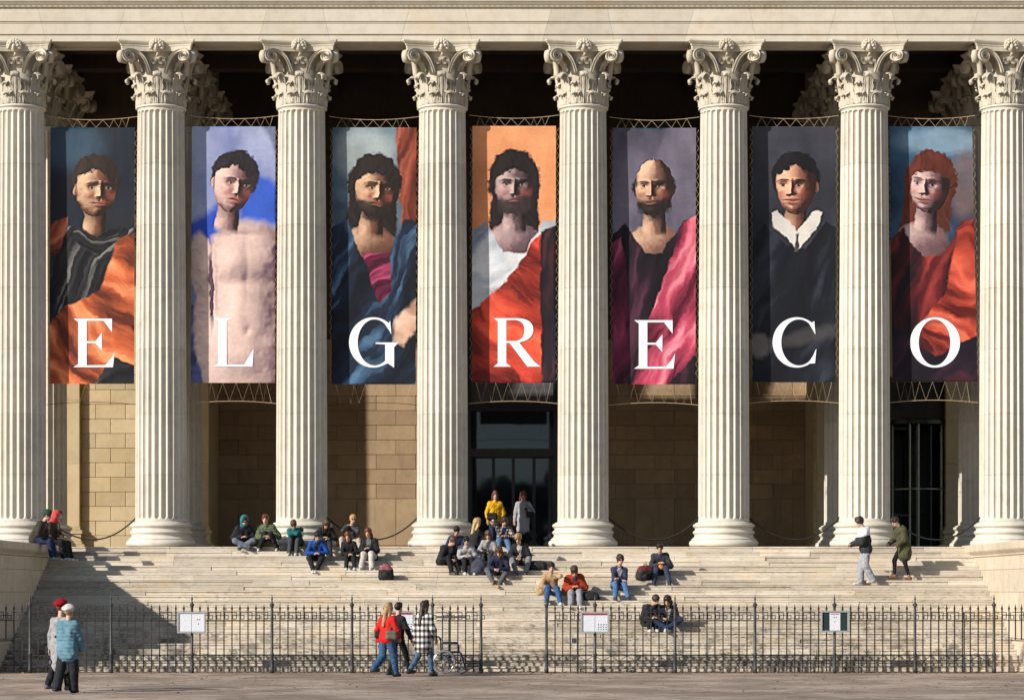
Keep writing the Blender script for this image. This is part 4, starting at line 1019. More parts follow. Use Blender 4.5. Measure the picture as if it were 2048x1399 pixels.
M['ink'] = plain('black pictograms', (0.03, 0.03, 0.035), 0.5)
def board(xp, yp, label, kind):
    Yb = -0.10; t = empty('notice_board', (px(xp, Yb), Yb, pz(yp, Yb))); tag(t, label, 'notice board', 'notice boards on the fence')
    w, h = 0.335, 0.252; f = MB()
    f.cbox((-w, -0.02, h - 0.04), (w, 0.035, h), 0.006); f.cbox((-w, -0.02, -h), (w, 0.035, -h + 0.04), 0.006)
    f.cbox((-w, -0.02, -h + 0.041), (-w + 0.04, 0.035, h - 0.041), 0.006); f.cbox((w - 0.04, -0.02, -h + 0.041), (w, 0.035, h - 0.041), 0.006)
    f.build('frame', M['alu'], t)
    MB().box((-w + 0.02, 0.012, -h + 0.02), (w - 0.02, 0.030, h - 0.02)).build('back_panel', M['board_green'] if kind == 'green' else M['alu'], t)
    if kind == 'green':
        MB().box((-0.125, 0.004, -h + 0.045), (0.125, 0.011, h - 0.045)).build('notice_sheet', M['paper'], t)
        ink = MB()
        for (x, z, s) in ((-0.02, 0.10, 0.022), (0.03, 0.10, 0.022), (0.0, 0.0, 0.018)): ink.box((x - s/2, 0.0, z - s/2), (x + s/2, 0.0035, z + s/2))
        ink.build('pictograms', M['ink'], t)['kind'] = 'stuff'; MB().box((-0.10, 0.0, 0.165), (0.10, 0.0035, 0.182)).build('red_heading', bpy.data.materials.get('red print') or plain('red print', (0.45, 0.05, 0.06)), t)
    else:
        MB().box((-w + 0.045, 0.002, -h + 0.045), (-0.006, 0.011, h - 0.045)).build('notice_sheet', M['paper_red' if kind == 'red' else 'paper'], t)
        MB().box((0.006, 0.002, -h + 0.045), (w - 0.045, 0.011, h - 0.045)).build('notice_sheet', M['paper_red' if kind == 'red' else 'paper'], t)
        ink = MB(); rr = random.Random(int(xp))
        for (x, z) in [(0.14, 0.07), (0.19, 0.07), (0.16, -0.03)] if kind != 'red' else [(0.08 + 0.06 * a, -0.16 + 0.055 * b) for a in range(4) for b in range(3)]:
            ink.box((x - 0.012, -0.002, z - 0.012), (x + 0.012, 0.0015, z + 0.012))
        ink.build('pictograms', M['ink'], t)['kind'] = 'stuff'
    MB().lathe([(0.014, -0.012), (0.014, 0.0)], 8).build('lock', M['iron'], t, loc=(0.0, -0.028, -h + 0.02)).rotation_euler = (math.pi / 2, 0, 0)
    for x in (-0.05, 0.05): MB().box((x - 0.02, 0.036, -0.02), (x + 0.02, 0.075, 0.02)).build('bracket', M['iron'], t)
    return t
board(383, 1244, 'silver framed notice board with white sheet, leftmost on the fence', 'plain')
board(800, 1243, 'silver framed notice board half hidden behind the two women walking', 'red')
board(1190, 1244, 'silver framed notice board with dark red headings right of the opening', 'red')
board(1670, 1242, 'notice board with one white sheet on dark green felt', 'green')

# ------------------------------------------------------------------ wheelchair by the gate
M['tyre'] = plain('grey tyre', (0.22, 0.22, 0.23), 0.7); M['chrome'] = plain('chromed tube', (0.55, 0.56, 0.58), 0.25, 0.6, 0.9, 0.05)
M['vinyl'] = plain('black vinyl', (0.015, 0.015, 0.017), 0.45, 0.4); M['blue_frame'] = plain('dark blue frame paint', (0.012, 0.02, 0.05), 0.4, 0.4)
def circ(r, n=28, y=0.0, c=(0, 0)): return [(c[0] + r * math.cos(2*math.pi*k/n), y, c[1] + r * math.sin(2*math.pi*k/n)) for k in range(n)]
wc = empty('wheelchair', (px(888, -0.40), -0.40, 0)); tag(wc, 'empty folding wheelchair with large spoked wheels parked beside the iron gate', 'wheelchair')
for y in (-0.26, 0.26):
    w = mobj('big_wheel', MB().tube(circ(0.262), 0.016, 8, True).mesh('rim', M['tyre'], True), wc, (0, y, 0.279))
    MB().tube(circ(0.235, 28, -0.045 if y < 0 else 0.045), 0.008, 6, True).build('hand_rim', M['chrome'], w, True)
    MB().tube(circ(0.240), 0.011, 6, True).build('rim', M['chrome'], w, True)
    sp_ = MB()
    for k in range(14):
        a = 2 * math.pi * k / 14; sp_.tube([(0.03 * math.cos(a + 0.4), 0, 0.03 * math.sin(a + 0.4)), (0.24 * math.cos(a), 0, 0.24 * math.sin(a))], 0.003, 4)
    sp_.lathe([(0.03, -0.03), (0.03, 0.03)], 10); sp_.build('spokes', M['chrome'], w)
    cw = mobj('caster', MB().tube(circ(0.078, 18), 0.016, 8, True).mesh('caster', M['tyre'], True), wc, (0.42, y * 0.92, 0.094))
    MB().tube([(0, 0, 0), (-0.03, 0, 0.09), (-0.03, 0, 0.2)], 0.012, 6).build('fork', M['chrome'], cw)
    fr = MB(); yy = y * 0.84
    fr.tube([(-0.19, yy, 0.87), (-0.12, yy, 0.86), (-0.08, yy, 0.78), (-0.06, yy, 0.30)], 0.012, 6)
    fr.tube([(-0.06, yy, 0.49), (0.38, yy, 0.49), (0.41, yy, 0.46), (0.50, yy, 0.12)], 0.012, 6)
    fr.tube([(-0.06, yy, 0.30), (0.39, yy, 0.24)], 0.012, 6); fr.tube([(0.39, yy, 0.49), (0.39, yy, 0.20)], 0.012, 6)
    fr.tube([(-0.05, yy, 0.70), (0.30, yy, 0.70), (0.345, yy, 0.66), (0.35, yy, 0.49)], 0.011, 6)
    fr.build('side_frame', M['blue_frame'], wc, True)
    MB().cbox((-0.02, yy - 0.022, 0.712), (0.31, yy + 0.022, 0.742), 0.01).build('armrest', M['vinyl'], wc)
    MB().tube([(-0.27, yy, 0.872), (-0.17, yy, 0.87)], 0.017, 8).build('push_handle', M['vinyl'], wc, True)
    MB().cbox((0.46, yy - 0.08 if y > 0 else yy - 0.02, 0.10), (0.60, yy + 0.02 if y > 0 else yy + 0.08, 0.118), 0.004).build('footrest', M['vinyl'], wc)
MB().cbox((-0.05, -0.215, 0.498), (0.37, 0.215, 0.525), 0.01).build('seat', M['vinyl'], wc)
MB().cbox((-0.085, -0.215, 0.53), (-0.062, 0.215, 0.84), 0.008).build('backrest', M['vinyl'], wc)
cr = MB(); cr.tube([(0.15, -0.21, 0.28), (0.15, 0.21, 0.48)], 0.011, 6); cr.tube([(0.17, 0.21, 0.28), (0.17, -0.21, 0.48)], 0.011, 6); cr.build('cross_brace', M['blue_frame'], wc)

# ------------------------------------------------------------------ fallen leaves
lm = []
for nm, c in (('brown leaf', (0.20, 0.085, 0.03)), ('dark leaf', (0.09, 0.045, 0.02)), ('ochre leaf', (0.42, 0.22, 0.07))): lm.append(plain(nm, c, 0.8))
lv = MB(); r3 = random.Random(3)
def leaf_at(x, y, z, s):
    a = r3.uniform(0, 6.28); t1, t2 = r3.uniform(-0.5, 0.5), r3.uniform(-0.5, 0.5); P = []
    for (u, v, w) in ((-1, 0, 0.1), (-0.3, -0.5, 0), (0.5, -0.4, 0.05), (1, 0, 0.3), (0.5, 0.4, 0.05), (-0.3, 0.5, 0)):
        X = (u * math.cos(a) - v * math.sin(a)) * s; Y = (u * math.sin(a) + v * math.cos(a)) * s
        P.append((x + X, y + Y, z + 0.004 + abs(w * s) + max(0, (u * t1 + v * t2)) * s))
    lv.cur = r3.choices((0, 1, 2), (5, 4, 2))[0]; lv.add(P, [(0, 1, 5), (1, 2, 4, 5), (2, 3, 4)])
for k in range(1500):
    x = r3.uniform(-13.5, 13.5)
    if x < -4 and r3.random() < 0.75: continue
    leaf_at(x, r3.gauss(0.25, 0.28) if r3.random() < 0.8 else r3.uniform(0.3, 0.9), 0, r3.uniform(0.02, 0.05))
for k in range(420): leaf_at(r3.uniform(-13, 13), r3.uniform(-12.5, -0.3), 0, r3.uniform(0.015, 0.045))
for k in range(160):
    kk = r3.randint(1, 12); leaf_at(r3.uniform(-12, 12), step_y(kk) + r3.uniform(0.12, 0.3), kk * RIS, r3.uniform(0.015, 0.035))
tag(lv.build('fallen_leaves', lm), 'dry brown leaves scattered on the ground along the fence', 'leaves', kind='stuff')
# ------------------------------------------------------------------ people: smooth bodies grown from joints, dressed in layers
def V3(*a): return np.array(a, float)
class Field:
    """union of rounded limbs, sampled on a grid and skinned"""
    def __init__(s): s.p = []; s.cut = []
    def cone(s, a, b, r1, r2, k=0.025): s.p.append(('c', V3(*a), V3(*b), r1, r2, k)); return s
    def ell(s, c, r, R=None, k=0.025): s.p.append(('e', V3(*c), V3(*r), R, 0, k)); return s
    def sub(s, c, r, R=None): s.p.append(('s', V3(*c), V3(*r), R, 0, 0.01)); return s
    def plane(s, n, d): s.cut.append((V3(*n), d)); return s        # keeps n.x < d
    def mesh(s, name, mats, vox=0.014, wrinkle=0.0, seed=0, quilt=None, grow=0.0, colour=None):
        lo = np.full(3, 1e9); hi = -lo
        for q in s.p:
            if q[0] == 's': continue
            if q[0] == 'c': rr = max(q[3], q[4]); a, b = np.minimum(q[1], q[2]) - rr, np.maximum(q[1], q[2]) + rr
            else: rr = q[2].max(); a, b = q[1] - rr, q[1] + rr
            lo = np.minimum(lo, a); hi = np.maximum(hi, b)
        lo -= 3 * vox + grow; hi += 3 * vox + grow
        n = np.ceil((hi - lo) / vox).astype(int) + 1
        D = np.full(n, 0.12, np.float32); ax = [lo[i] + np.arange(n[i]) * vox for i in range(3)]
        for q in s.p:
            m = 0.07 + grow
            if q[0] == 'c': rr = max(q[3], q[4]); a, b = np.minimum(q[1], q[2]) - rr - m, np.maximum(q[1], q[2]) + rr + m
            else: rr = q[2].max(); a, b = q[1] - rr - m, q[1] + rr + m
            i0 = np.clip(((a - lo) / vox).astype(int), 0, n - 1); i1 = np.clip(((b - lo) / vox).astype(int) + 2, 1, n)
            sl = tuple(slice(i0[i], i1[i]) for i in range(3))
            X, Y, Z = np.meshgrid(*[ax[i][sl[i]].astype(np.float32) for i in range(3)], indexing='ij')
            if q[0] == 'c':
                e = q[2] - q[1]; L2 = max(float(e @ e), 1e-8); px_, py_, pz_ = X - q[1][0], Y - q[1][1], Z - q[1][2]
                t = np.clip((px_ * e[0] + py_ * e[1] + pz_ * e[2]) / L2, 0, 1)
                d = np.sqrt((px_ - t * e[0]) ** 2 + (py_ - t * e[1]) ** 2 + (pz_ - t * e[2]) ** 2) - (q[3] + (q[4] - q[3]) * t)
            else:
                px_, py_, pz_ = X - q[1][0], Y - q[1][1], Z - q[1][2]
                if q[3] is not None:
                    R = q[3]; px_, py_, pz_ = [R[0][i] * px_ + R[1][i] * py_ + R[2][i] * pz_ for i in range(3)]
                w = np.sqrt((px_ / q[2][0]) ** 2 + (py_ / q[2][1]) ** 2 + (pz_ / q[2][2]) ** 2); w2 = np.sqrt((px_ / q[2][0] ** 2) ** 2 + (py_ / q[2][1] ** 2) ** 2 + (pz_ / q[2][2] ** 2) ** 2)
                d = w * (w - 1) / np.maximum(w2, 1e-6)
            k = q[5]; o = D[sl]
            if q[0] == 's': D[sl] = np.maximum(o, -d)
            else:
                h = np.clip(k - np.abs(o - d), 0, None) / k; D[sl] = np.minimum(o, d) - h * h * k * 0.25
        if wrinkle or quilt or s.cut or grow:
            X, Y, Z = np.meshgrid(*[a.astype(np.float32) for a in ax], indexing='ij')
            D -= grow
            if wrinkle:
                r = np.random.RandomState(seed); w = 0
                for o in range(6):
                    v = r.randn(3); v /= np.linalg.norm(v); f = r.uniform(22, 60); w = w + np.sin((X * v[0] + Y * v[1] + Z * v[2]) * f + r.uniform(0, 6) + 1.5 * np.sin((X * v[1] + Y * v[2] - Z * v[0]) * f * 0.45))
                D += (wrinkle * w / 3).astype(np.float32)
            if quilt is not None:
                nrm, per, amp = quilt; D -= (amp * np.abs(np.sin((X * nrm[0] + Y * nrm[1] + Z * nrm[2]) * math.pi / per)) ** 0.6 - amp * 0.5).astype(np.float32)
            for nn, dd in s.cut: D = np.maximum(D, (X * nn[0] + Y * nn[1] + Z * nn[2] - dd))
        # surface nets
        S = D < 0
        c = np.zeros(tuple(n - 1), np.int8)
        for i in (0, 1):
            for j in (0, 1):
                for k in (0, 1): c += S[i:n[0]-1+i, j:n[1]-1+j, k:n[2]-1+k]
        act = (c > 0) & (c < 8); idx = -np.ones(act.shape, np.int64); cells = np.argwhere(act); idx[act] = np.arange(len(cells))
        acc = np.zeros((len(cells), 3)); cnt = np.zeros(len(cells))
        cor = [(i, j, k) for i in (0, 1) for j in (0, 1) for k in (0, 1)]
        val = {cc: D[cells[:, 0] + cc[0], cells[:, 1] + cc[1], cells[:, 2] + cc[2]] for cc in cor}
        for a in cor:
            for d in range(3):
                if a[d] == 0:
                    b = tuple(a[t] + (t == d) for t in range(3)); va, vb = val[a], val[b]; x = (va < 0) != (vb < 0)
                    t = np.where(x, va / np.where(np.abs(va - vb) < 1e-9, 1, va - vb), 0)
                    for e in range(3): acc[:, e] += np.where(x, a[e] + (t if e == d else 0), 0)
                    cnt += x
        P = lo + (cells + acc / np.maximum(cnt, 1)[:, None]) * vox
        F_ = []
        for d in range(3):
            e1, e2 = (d + 1) % 3, (d + 2) % 3
            A = np.take(S, range(0, n[d] - 1), axis=d); B = np.take(S, range(1, n[d]), axis=d); E = np.argwhere(A != B)
            E = E[(E[:, e1] > 0) & (E[:, e2] > 0) & (E[:, e1] < n[e1] - 1) & (E[:, e2] < n[e2] - 1)]
            if not len(E): continue
            o1 = np.zeros(3, int); o1[e1] = 1; o2 = np.zeros(3, int); o2[e2] = 1
            g_ = lambda M_: idx[M_[:, 0], M_[:, 1], M_[:, 2]]
            q = np.stack([g_(E - o1 - o2), g_(E - o2), g_(E), g_(E - o1)], 1)
            ins = S[E[:, 0], E[:, 1], E[:, 2]]; q[~ins] = q[~ins][:, ::-1]; F_.append(q)
        Q = np.concatenate(F_); Q = Q[(Q >= 0).all(1)]
        me = bpy.data.meshes.new(name); me.vertices.add(len(P)); me.loops.add(Q.size); me.polygons.add(len(Q))
        me.vertices.foreach_set('co', P.astype(np.float32).ravel()); me.loops.foreach_set('vertex_index', Q.ravel().astype(np.int32))
        me.polygons.foreach_set('loop_start', np.arange(0, Q.size, 4, dtype=np.int32)); me.polygons.foreach_set('use_smooth', np.ones(len(Q), bool))
        if not isinstance(mats, (list, tuple)): mats = [mats]
        for m_ in mats: me.materials.append(m_)
        if colour is not None: me.polygons.foreach_set('material_index', colour(P[Q].mean(1)).astype(np.int32))
        me.update(calc_edges=True)
        return me

def ik(a, c, l1, l2, pole):
    a, c, pole = V3(*a), V3(*c), V3(*pole); d = c - a; L = np.linalg.norm(d)
    if L > (l1 + l2) * 0.995: c = a + d / L * (l1 + l2) * 0.995; d = c - a; L = np.linalg.norm(d)
    u = d / L; x = (l1 * l1 - l2 * l2 + L * L) / (2 * L); h = math.sqrt(max(1e-6, l1 * l1 - x * x)); p = pole - u * (pole @ u); p /= max(1e-6, np.linalg.norm(p))
    return a + u * x + p * h, c
def rotm(rx=0, ry=0, rz=0):
    m = Euler((math.radians(rx), math.radians(ry), math.radians(rz)), 'XYZ').to_matrix(); return np.array(m)
SK = {}
def cloth_mat(key, c, rough=0.85, spec=0.15, var=0.18):
    if key not in SK: SK[key] = plain(key, c, rough, spec, 0, var, 14, True, 0.35)
    return SK[key]
SKIN = [plain('skin tone light', (0.52, 0.31, 0.215), 0.55, 0.35, 0, 0.06, 10), plain('skin tone warm', (0.44, 0.245, 0.16), 0.55, 0.35, 0, 0.06, 10)]
FACE = plain('eye and brow', (0.05, 0.03, 0.025), 0.6); LIP = plain('lips', (0.36, 0.12, 0.10), 0.5)
def plaid_mat(name, c0, c1, c2, f):
    m, nt, b = new_mat(name, 0.9, 0.1); V = objco(nt); sep = nt.nodes.new('ShaderNodeSeparateXYZ'); nt.links.new(V, sep.inputs[0])
    hx = rng_map(nt, math_n(nt, 'SINE', math_n(nt, 'MULTIPLY', math_n(nt, 'ADD', sep.outputs['X'], sep.outputs['Y']), f), 0), -0.1, 0.1); hz_ = rng_map(nt, math_n(nt, 'SINE', math_n(nt, 'MULTIPLY', sep.outputs['Z'], f), 0), -0.1, 0.1)
    cc = mixc(nt, hx, mixc(nt, hz_, c0, c1), mixc(nt, hz_, c1, c2)); nt.links.new(cc, b.inputs['Base Color']); return m
HAIRC = {'black': (0.012, 0.010, 0.010), 'dark': (0.03, 0.018, 0.012), 'brown': (0.075, 0.04, 0.02), 'auburn': (0.12, 0.035, 0.018), 'red': (0.16, 0.02, 0.012), 'blond': (0.42, 0.27, 0.12), 'fair': (0.30, 0.18, 0.085)}
def hair_mat(k):
    key = 'hair ' + k
    if key not in SK:
        m, nt, b = new_mat(key, 0.5, 0.35); V = objco(nt); n1 = noise(nt, vmul(nt, V, (60, 60, 9)), 1.0, 3, 0.6); c = HAIRC[k]
        nt.links.new(mixc(nt, rng_map(nt, n1, 0.35, 0.65), tuple(x * 0.55 for x in c), tuple(min(1, x * 1.5) for x in c)), b.inputs['Base Color']); bump(nt, b, n1, 0.6, 0.01); SK[key] = m
    return SK[key]
PSEED = [0]
def person(loc, yaw, label, pelvis, feet, hands, lean=0, roll=0, twist=0, head=(0, 0, 0), size=1.0, top=None, bottom=None, shoes=(0.7, 0.7, 0.7), hair=('short', 'dark'), hat=None,
           hood=None, coat=0.0, puffy=0.0, quilt=False, skin=0, glasses=None, knee_out=0.0, elbow=None, group='young people sitting on the steps', loose=0.012, toes=((0, -1), (0, -1)), yoke=None, skirt=None, curl=0.12):
    """local frame: faces -Y, +X is the picture's right when yaw is 0; feet/hands give ankle and wrist points (left-in-picture first)"""
    PSEED[0] += 1; sd = PSEED[0] * 7
    t = empty('person', loc, math.radians(yaw)); t.scale = (size,) * 3; tag(t, label, 'person', group)
    pel = V3(*pelvis); R = rotm(lean, roll, twist)          # torso frame
    def T(x, y, z): return pel + R @ V3(x, y, z)
    sp = rotm(lean + curl * 100, roll, twist)                # upper spine curls a little more
    mid = T(0, 0.0, 0.24)
    def U(x, y, z): return mid + sp @ V3(x, y, z - 0.24)
    neck = U(0, 0.0, 0.515); Hm = rotm(lean * 0.25 + head[0], roll * 0.3, twist + head[2]) @ rotm(0, head[1], 0)
    hb = neck + 0.045 * (sp @ V3(0, -0.1, 1)) + 0.02 * (Hm @ V3(0, 0, 1))
    def Hd(x, y, z): return hb + Hm @ V3(x, y, z)
    hips = [T(sx * 0.095, 0, -0.02) for sx in (-1, 1)]; sh = [U(sx * 0.155, 0.01, 0.425) for sx in (-1, 1)]
    legs = []; arms = []
    for i, sx in enumerate((-1, 1)):
        k, a = ik(hips[i], feet[i], 0.43, 0.42, (sx * knee_out, -1, 0.55)); legs.append((hips[i], k, a))
        el, w = ik(sh[i], hands[i], 0.285, 0.255, (elbow[i] if elbow else (sx * 0.75, 0.35, -0.6))); arms.append((sh[i], el, w))
    fdir = [V3(tx, ty, 0) / math.hypot(tx, ty) for tx, ty in toes]
    # body
    B = Field()
    for sx in (-1, 1):
        B.cone(T(sx * 0.06, 0, 0.0), T(sx * 0.05, -0.005, 0.18), 0.095, 0.085, 0.05); B.cone(T(sx * 0.05, -0.005, 0.18), U(sx * 0.07, 0, 0.36), 0.085, 0.095, 0.05)
    B.cone(sh[0], sh[1], 0.055, 0.055, 0.05)
    for (h, k, a), fd in zip(legs, fdir):
        B.cone(h, k, 0.078, 0.05, 0.03); B.cone(k, a, 0.05, 0.034, 0.02); B.cone(a - V3(0, 0, 0.02), a + fd * 0.13 - V3(0, 0, 0.045), 0.035, 0.025, 0.02)
    for (s_, e, w) in arms: B.cone(s_, e, 0.046, 0.036, 0.03); B.cone(e, w, 0.036, 0.025, 0.02)
    B.cone(U(0, 0.005, 0.43), Hd(0, 0.01, 0.03), 0.055, 0.052, 0.03)
    B.ell(Hd(0, 0.005, 0.145), (0.074, 0.092, 0.092), Hm, 0.02); B.ell(Hd(0, -0.03, 0.085), (0.060, 0.066, 0.085), Hm, 0.03); B.ell(Hd(0, -0.055, 0.035), (0.034, 0.036, 0.030), Hm, 0.03)
    B.cone(Hd(0, -0.090, 0.118), Hd(0, -0.108, 0.082), 0.011, 0.016, 0.015)
    for sx in (-1, 1): B.ell(Hd(sx * 0.076, 0.005, 0.105), (0.012, 0.020, 0.031), Hm, 0.008)
    for sx in (-1, 1): B.sub(Hd(sx * 0.032, -0.103, 0.118), (0.018, 0.014, 0.012), Hm)
    fing = []
    for i, sx in enumerate((-1, 1)):
        s_, e, w = arms[i]; d = (w - e) / max(1e-6, np.linalg.norm(w - e)); side = np.cross(d, V3(0, 0, 1)); side = side / max(1e-6, np.linalg.norm(side)) if np.linalg.norm(side) > 1e-3 else V3(1, 0, 0)
        nr = np.cross(side, d); pc = w + d * 0.085
        Rm = np.stack([side, d, nr], 1)
        B.ell(w + d * 0.05, (0.036, 0.055, 0.017), Rm, 0.02)
        for f, (o, ln) in enumerate(((-0.027, 0.058), (-0.009, 0.068), (0.009, 0.064), (0.026, 0.050))):
            b0 = w + d * 0.085 + side * o; b1 = b0 + d * ln * 0.55 - nr * 0.012; b2 = b1 + d * ln * 0.38 - nr * 0.028; fing.append((b0, b1, b2, 0.0095))
        tb = w + d * 0.03 - side * sx * 0.03 * (1 if sx > 0 else 1); fing.append((tb, tb + d * 0.035 - side * sx * 0.022 - nr * 0.012, tb + d * 0.062 - side * sx * 0.02 - nr * 0.025, 0.011))
    Hi = Hm.T
    def colr(P):
        q = (P - hb) @ Hm; m = np.zeros(len(P), int); f = q[:, 1] < -0.05
        for sx in (-1, 1):
            m[f & (np.hypot((q[:, 0] - sx * 0.032) / 0.017, (q[:, 2] - 0.116) / 0.009) < 1)] = 1; m[f & (np.hypot((q[:, 0] - sx * 0.032) / 0.024, (q[:, 2] - 0.140) / 0.007) < 1)] = 1
        m[f & (np.hypot(q[:, 0] / 0.026, (q[:, 2] - 0.052) / 0.009) < 1)] = 2
        return m
    bm_ = B.mesh('body', [SKIN[skin], FACE, LIP], 0.0125, colour=colr)
    fm_ = MB()
    for (b0, b1, b2, r) in fing: fm_.tube([b0, b1, b2], [r, r * 0.95, r * 0.7], 6)
    # fingers belong to the same mesh as the hand
    n0 = len(bm_.vertices); V0 = np.empty(n0 * 3, np.float32); bm_.vertices.foreach_get('co', V0)
    import bmesh
    b_ = bmesh.new(); b_.from_mesh(bm_); nv = [b_.verts.new(v) for v in fm_.v]
    for f in fm_.f:
        try: nf = b_.faces.new([nv[i] for i in f]); nf.smooth = True
        except ValueError: pass
    b_.to_mesh(bm_); b_.free(); mobj('body', bm_, t)
    # trousers
    bc = bottom if bottom else (0.02, 0.02, 0.025)
    if isinstance(bc, tuple): bc = cloth_mat('trousers %.3f %.3f %.3f' % bc, bc)
    Tr = Field()
    for sx in (-1, 1): Tr.cone(T(sx * 0.06, 0, -0.01), T(sx * 0.055, 0, 0.14), 0.112, 0.10, 0.05)
    for (h, k, a) in legs:
        kn = k; Tr.cone(h, kn, 0.096, 0.066 + loose, 0.035); an = a + (k - a) * 0.02; Tr.cone(kn, an, 0.064 + loose, 0.045 + loose * 1.3, 0.02)
    for (h, k, a) in legs:
        d = (a - k) / np.linalg.norm(a - k); 
    mobj('trousers', Tr.mesh('trousers', bc, 0.0145, 0.0065, sd), t)
    # shoes
    scm = shoes if not isinstance(shoes, tuple) else cloth_mat('shoe %.2f %.2f %.2f' % shoes, shoes, 0.55, 0.3, 0.1)
    for (h, k, a), fd in zip(legs, fdir):
        Sh = Field(); so = a - V3(0, 0, 0.075)
        Sh.cone(a + V3(0, 0, 0.0), a - V3(0, 0, 0.03) - fd * 0.02, 0.05, 0.052, 0.03); Sh.cone(a - fd * 0.045 - V3(0, 0, 0.035), a + fd * 0.15 - V3(0, 0, 0.043), 0.043, 0.040, 0.03)
        Sh.plane((0, 0, -1), -(so[2])); mobj('shoe', Sh.mesh('shoe', scm, 0.012), t)
    # jacket, coat
    tc = top if top else (0.02, 0.02, 0.024)
    if isinstance(tc, tuple): tc = cloth_mat('jacket %.3f %.3f %.3f' % tc, tc, 0.8, 0.2)
    J = Field(); g_ = 0.010 + puffy * 0.85
    hem = -0.02 if not coat else -0.05
    for sx in (-1, 1):
        J.cone(T(sx * 0.065, 0, hem), T(sx * 0.055, -0.005, 0.18), 0.108 + g_, 0.094 + g_, 0.05); J.cone(T(sx * 0.055, -0.005, 0.18), U(sx * 0.075, 0, 0.365), 0.094 + g_, 0.098 + g_, 0.05)
    if coat:
        for i, sx in enumerate((-1, 1)):
            h, k, a = legs[i]; J.cone(T(sx * 0.05, 0, hem), T(sx * 0.05, 0, hem) + V3(0, 0, -coat), 0.118 + g_, 0.135 + g_, 0.07)
    J.cone(sh[0], sh[1], 0.062 + g_, 0.062 + g_, 0.05); J.cone(U(0, 0.0, 0.42), U(0, -0.012, 0.485), 0.080 + g_, 0.062 + g_ * 0.5, 0.03)
    for (s_, e, w) in arms:
        J.cone(s_, e, 0.058 + g_ * 0.9, 0.05 + g_ * 0.9, 0.03); wr = e + (w - e) * 0.97; J.cone(e, wr, 0.048 + g_ * 0.9, 0.036 + g_ * 0.55, 0.02)
    if hood and hood[0] == 'down': J.ell(U(0, 0.075 + puffy, 0.47), (0.10, 0.062, 0.075), sp, 0.04)
    ax_ = R @ V3(0, 0, 1)
    mats = [tc]; colf = None
    inn = random.Random(sd).choice((None, (0.30, 0.30, 0.31), (0.12, 0.12, 0.13), (0.36, 0.32, 0.27), (0.03, 0.035, 0.06)))
    if inn and not quilt and not coat and yoke is None:
        mats = [tc, cloth_mat('shirt %.2f %.2f %.2f' % inn, inn)]; xa_, ya_, za_ = sp @ V3(1, 0, 0), sp @ V3(0, 1, 0), sp @ V3(0, 0, 1)
        def colf(P):
            q = P - mid; x, y, z = q @ xa_, q @ ya_, q @ za_
            ok = (y < -0.06) & (np.abs(x) < 0.018 + 0.05 * np.clip((z - 0.02) / 0.2, 0, 1)) & (z > -0.12)
            for (s_, e, w) in arms: ok &= np.linalg.norm(P - e, axis=1) > 0.16; ok &= np.linalg.norm(P - w, axis=1) > 0.14
            return ok.astype(int)
    if yoke is not None:
        ym = cloth_mat('yoke %.2f %.2f %.2f' % yoke, yoke); mats = [tc, ym]
        colf = lambda P: (((P - mid) @ (sp @ V3(0, 0, 1))) > 0.085).astype(int)
    mobj('jacket' if not coat else 'coat', J.mesh('jacket', mats, 0.0145, 0.0075 + puffy * 0.10, sd + 1, quilt=((ax_[0], ax_[1], ax_[2]), 0.075, 0.016) if quilt else None, colour=colf), t)
    # hair, hat, hood
    def cap(F_, grow, front, low):
        F_.ell(Hd(0, 0.010, 0.150), (0.078 + grow, 0.096 + grow, 0.093 + grow), Hm, 0.02)
    style, hc = hair
    Hf = Field(); hm_ = hair_mat(hc)
    if style != 'none':
        gr = 0.012 if style in ('short', 'crop') else 0.020
        if style == 'crop': gr = 0.007
        cap(Hf, gr, 0, 0); Hf.ell(Hd(0, -0.05, 0.215), (0.062, 0.045, 0.028 + gr), Hm, 0.03)
        Hf.sub(Hd(0, -0.125, 0.075), (0.074, 0.085, 0.098), Hm)
        if style == 'curly':
            r = random.Random(sd)
            for q in range(22): a, e = r.uniform(0, 6.28), r.uniform(0.15, 1.4); Hf.ell(Hd(0.085 * math.cos(a) * math.cos(e), 0.012 + 0.10 * math.sin(a) * math.cos(e), 0.155 + 0.098 * math.sin(e)), (0.030, 0.030, 0.028), None, 0.012)
        if style in ('long', 'long_fwd', 'bob'):
            ln = 0.30 if style != 'bob' else 0.14
            up_ = (lambda x, y, z: Hd(x, y, z))
            for sx in (-1, 1):
                Hf.cone(Hd(sx * 0.068, 0.02, 0.14), Hd(sx * 0.075, 0.035, 0.03), 0.035, 0.036, 0.03)
                end = U(sx * 0.085, -0.085 if style == 'long_fwd' else 0.085, 0.44 - ln * 0.55); Hf.cone(Hd(sx * 0.075, 0.03, 0.03), end, 0.038, 0.022, 0.03)
            Hf.cone(Hd(0, 0.07, 0.14), U(0, 0.115 + puffy, 0.44 - ln * 0.6), 0.06, 0.045, 0.04)
        mobj('hair', Hf.mesh('hair', hm_, 0.012, 0.007 if style in ('long', 'long_fwd', 'curly') else 0.004, sd + 2), t)
    if hat:
        kind, hcol = hat; hm2 = cloth_mat('hat %.2f %.2f %.2f' % hcol, hcol, 0.9, 0.1); Ht = Field()
        if kind == 'beret':
            Ht.ell(Hd(0.0, 0.035, 0.205), (0.135, 0.135, 0.062), Hm @ rotm(-14, 0, 0), 0.02); Ht.cone(Hd(0, 0.012, 0.165), Hd(0, 0.01, 0.19), 0.098, 0.105, 0.03)
        else:
            Ht.ell(Hd(0, 0.012, 0.175), (0.096, 0.108, 0.110), Hm, 0.02); Ht.sub(Hd(0, -0.125, 0.08), (0.085, 0.09, 0.095), Hm); Ht.plane(tuple(Hm @ V3(0, 0, -1)), float((Hm @ V3(0, 0, -1)) @ Hd(0, 0, 0.105)))
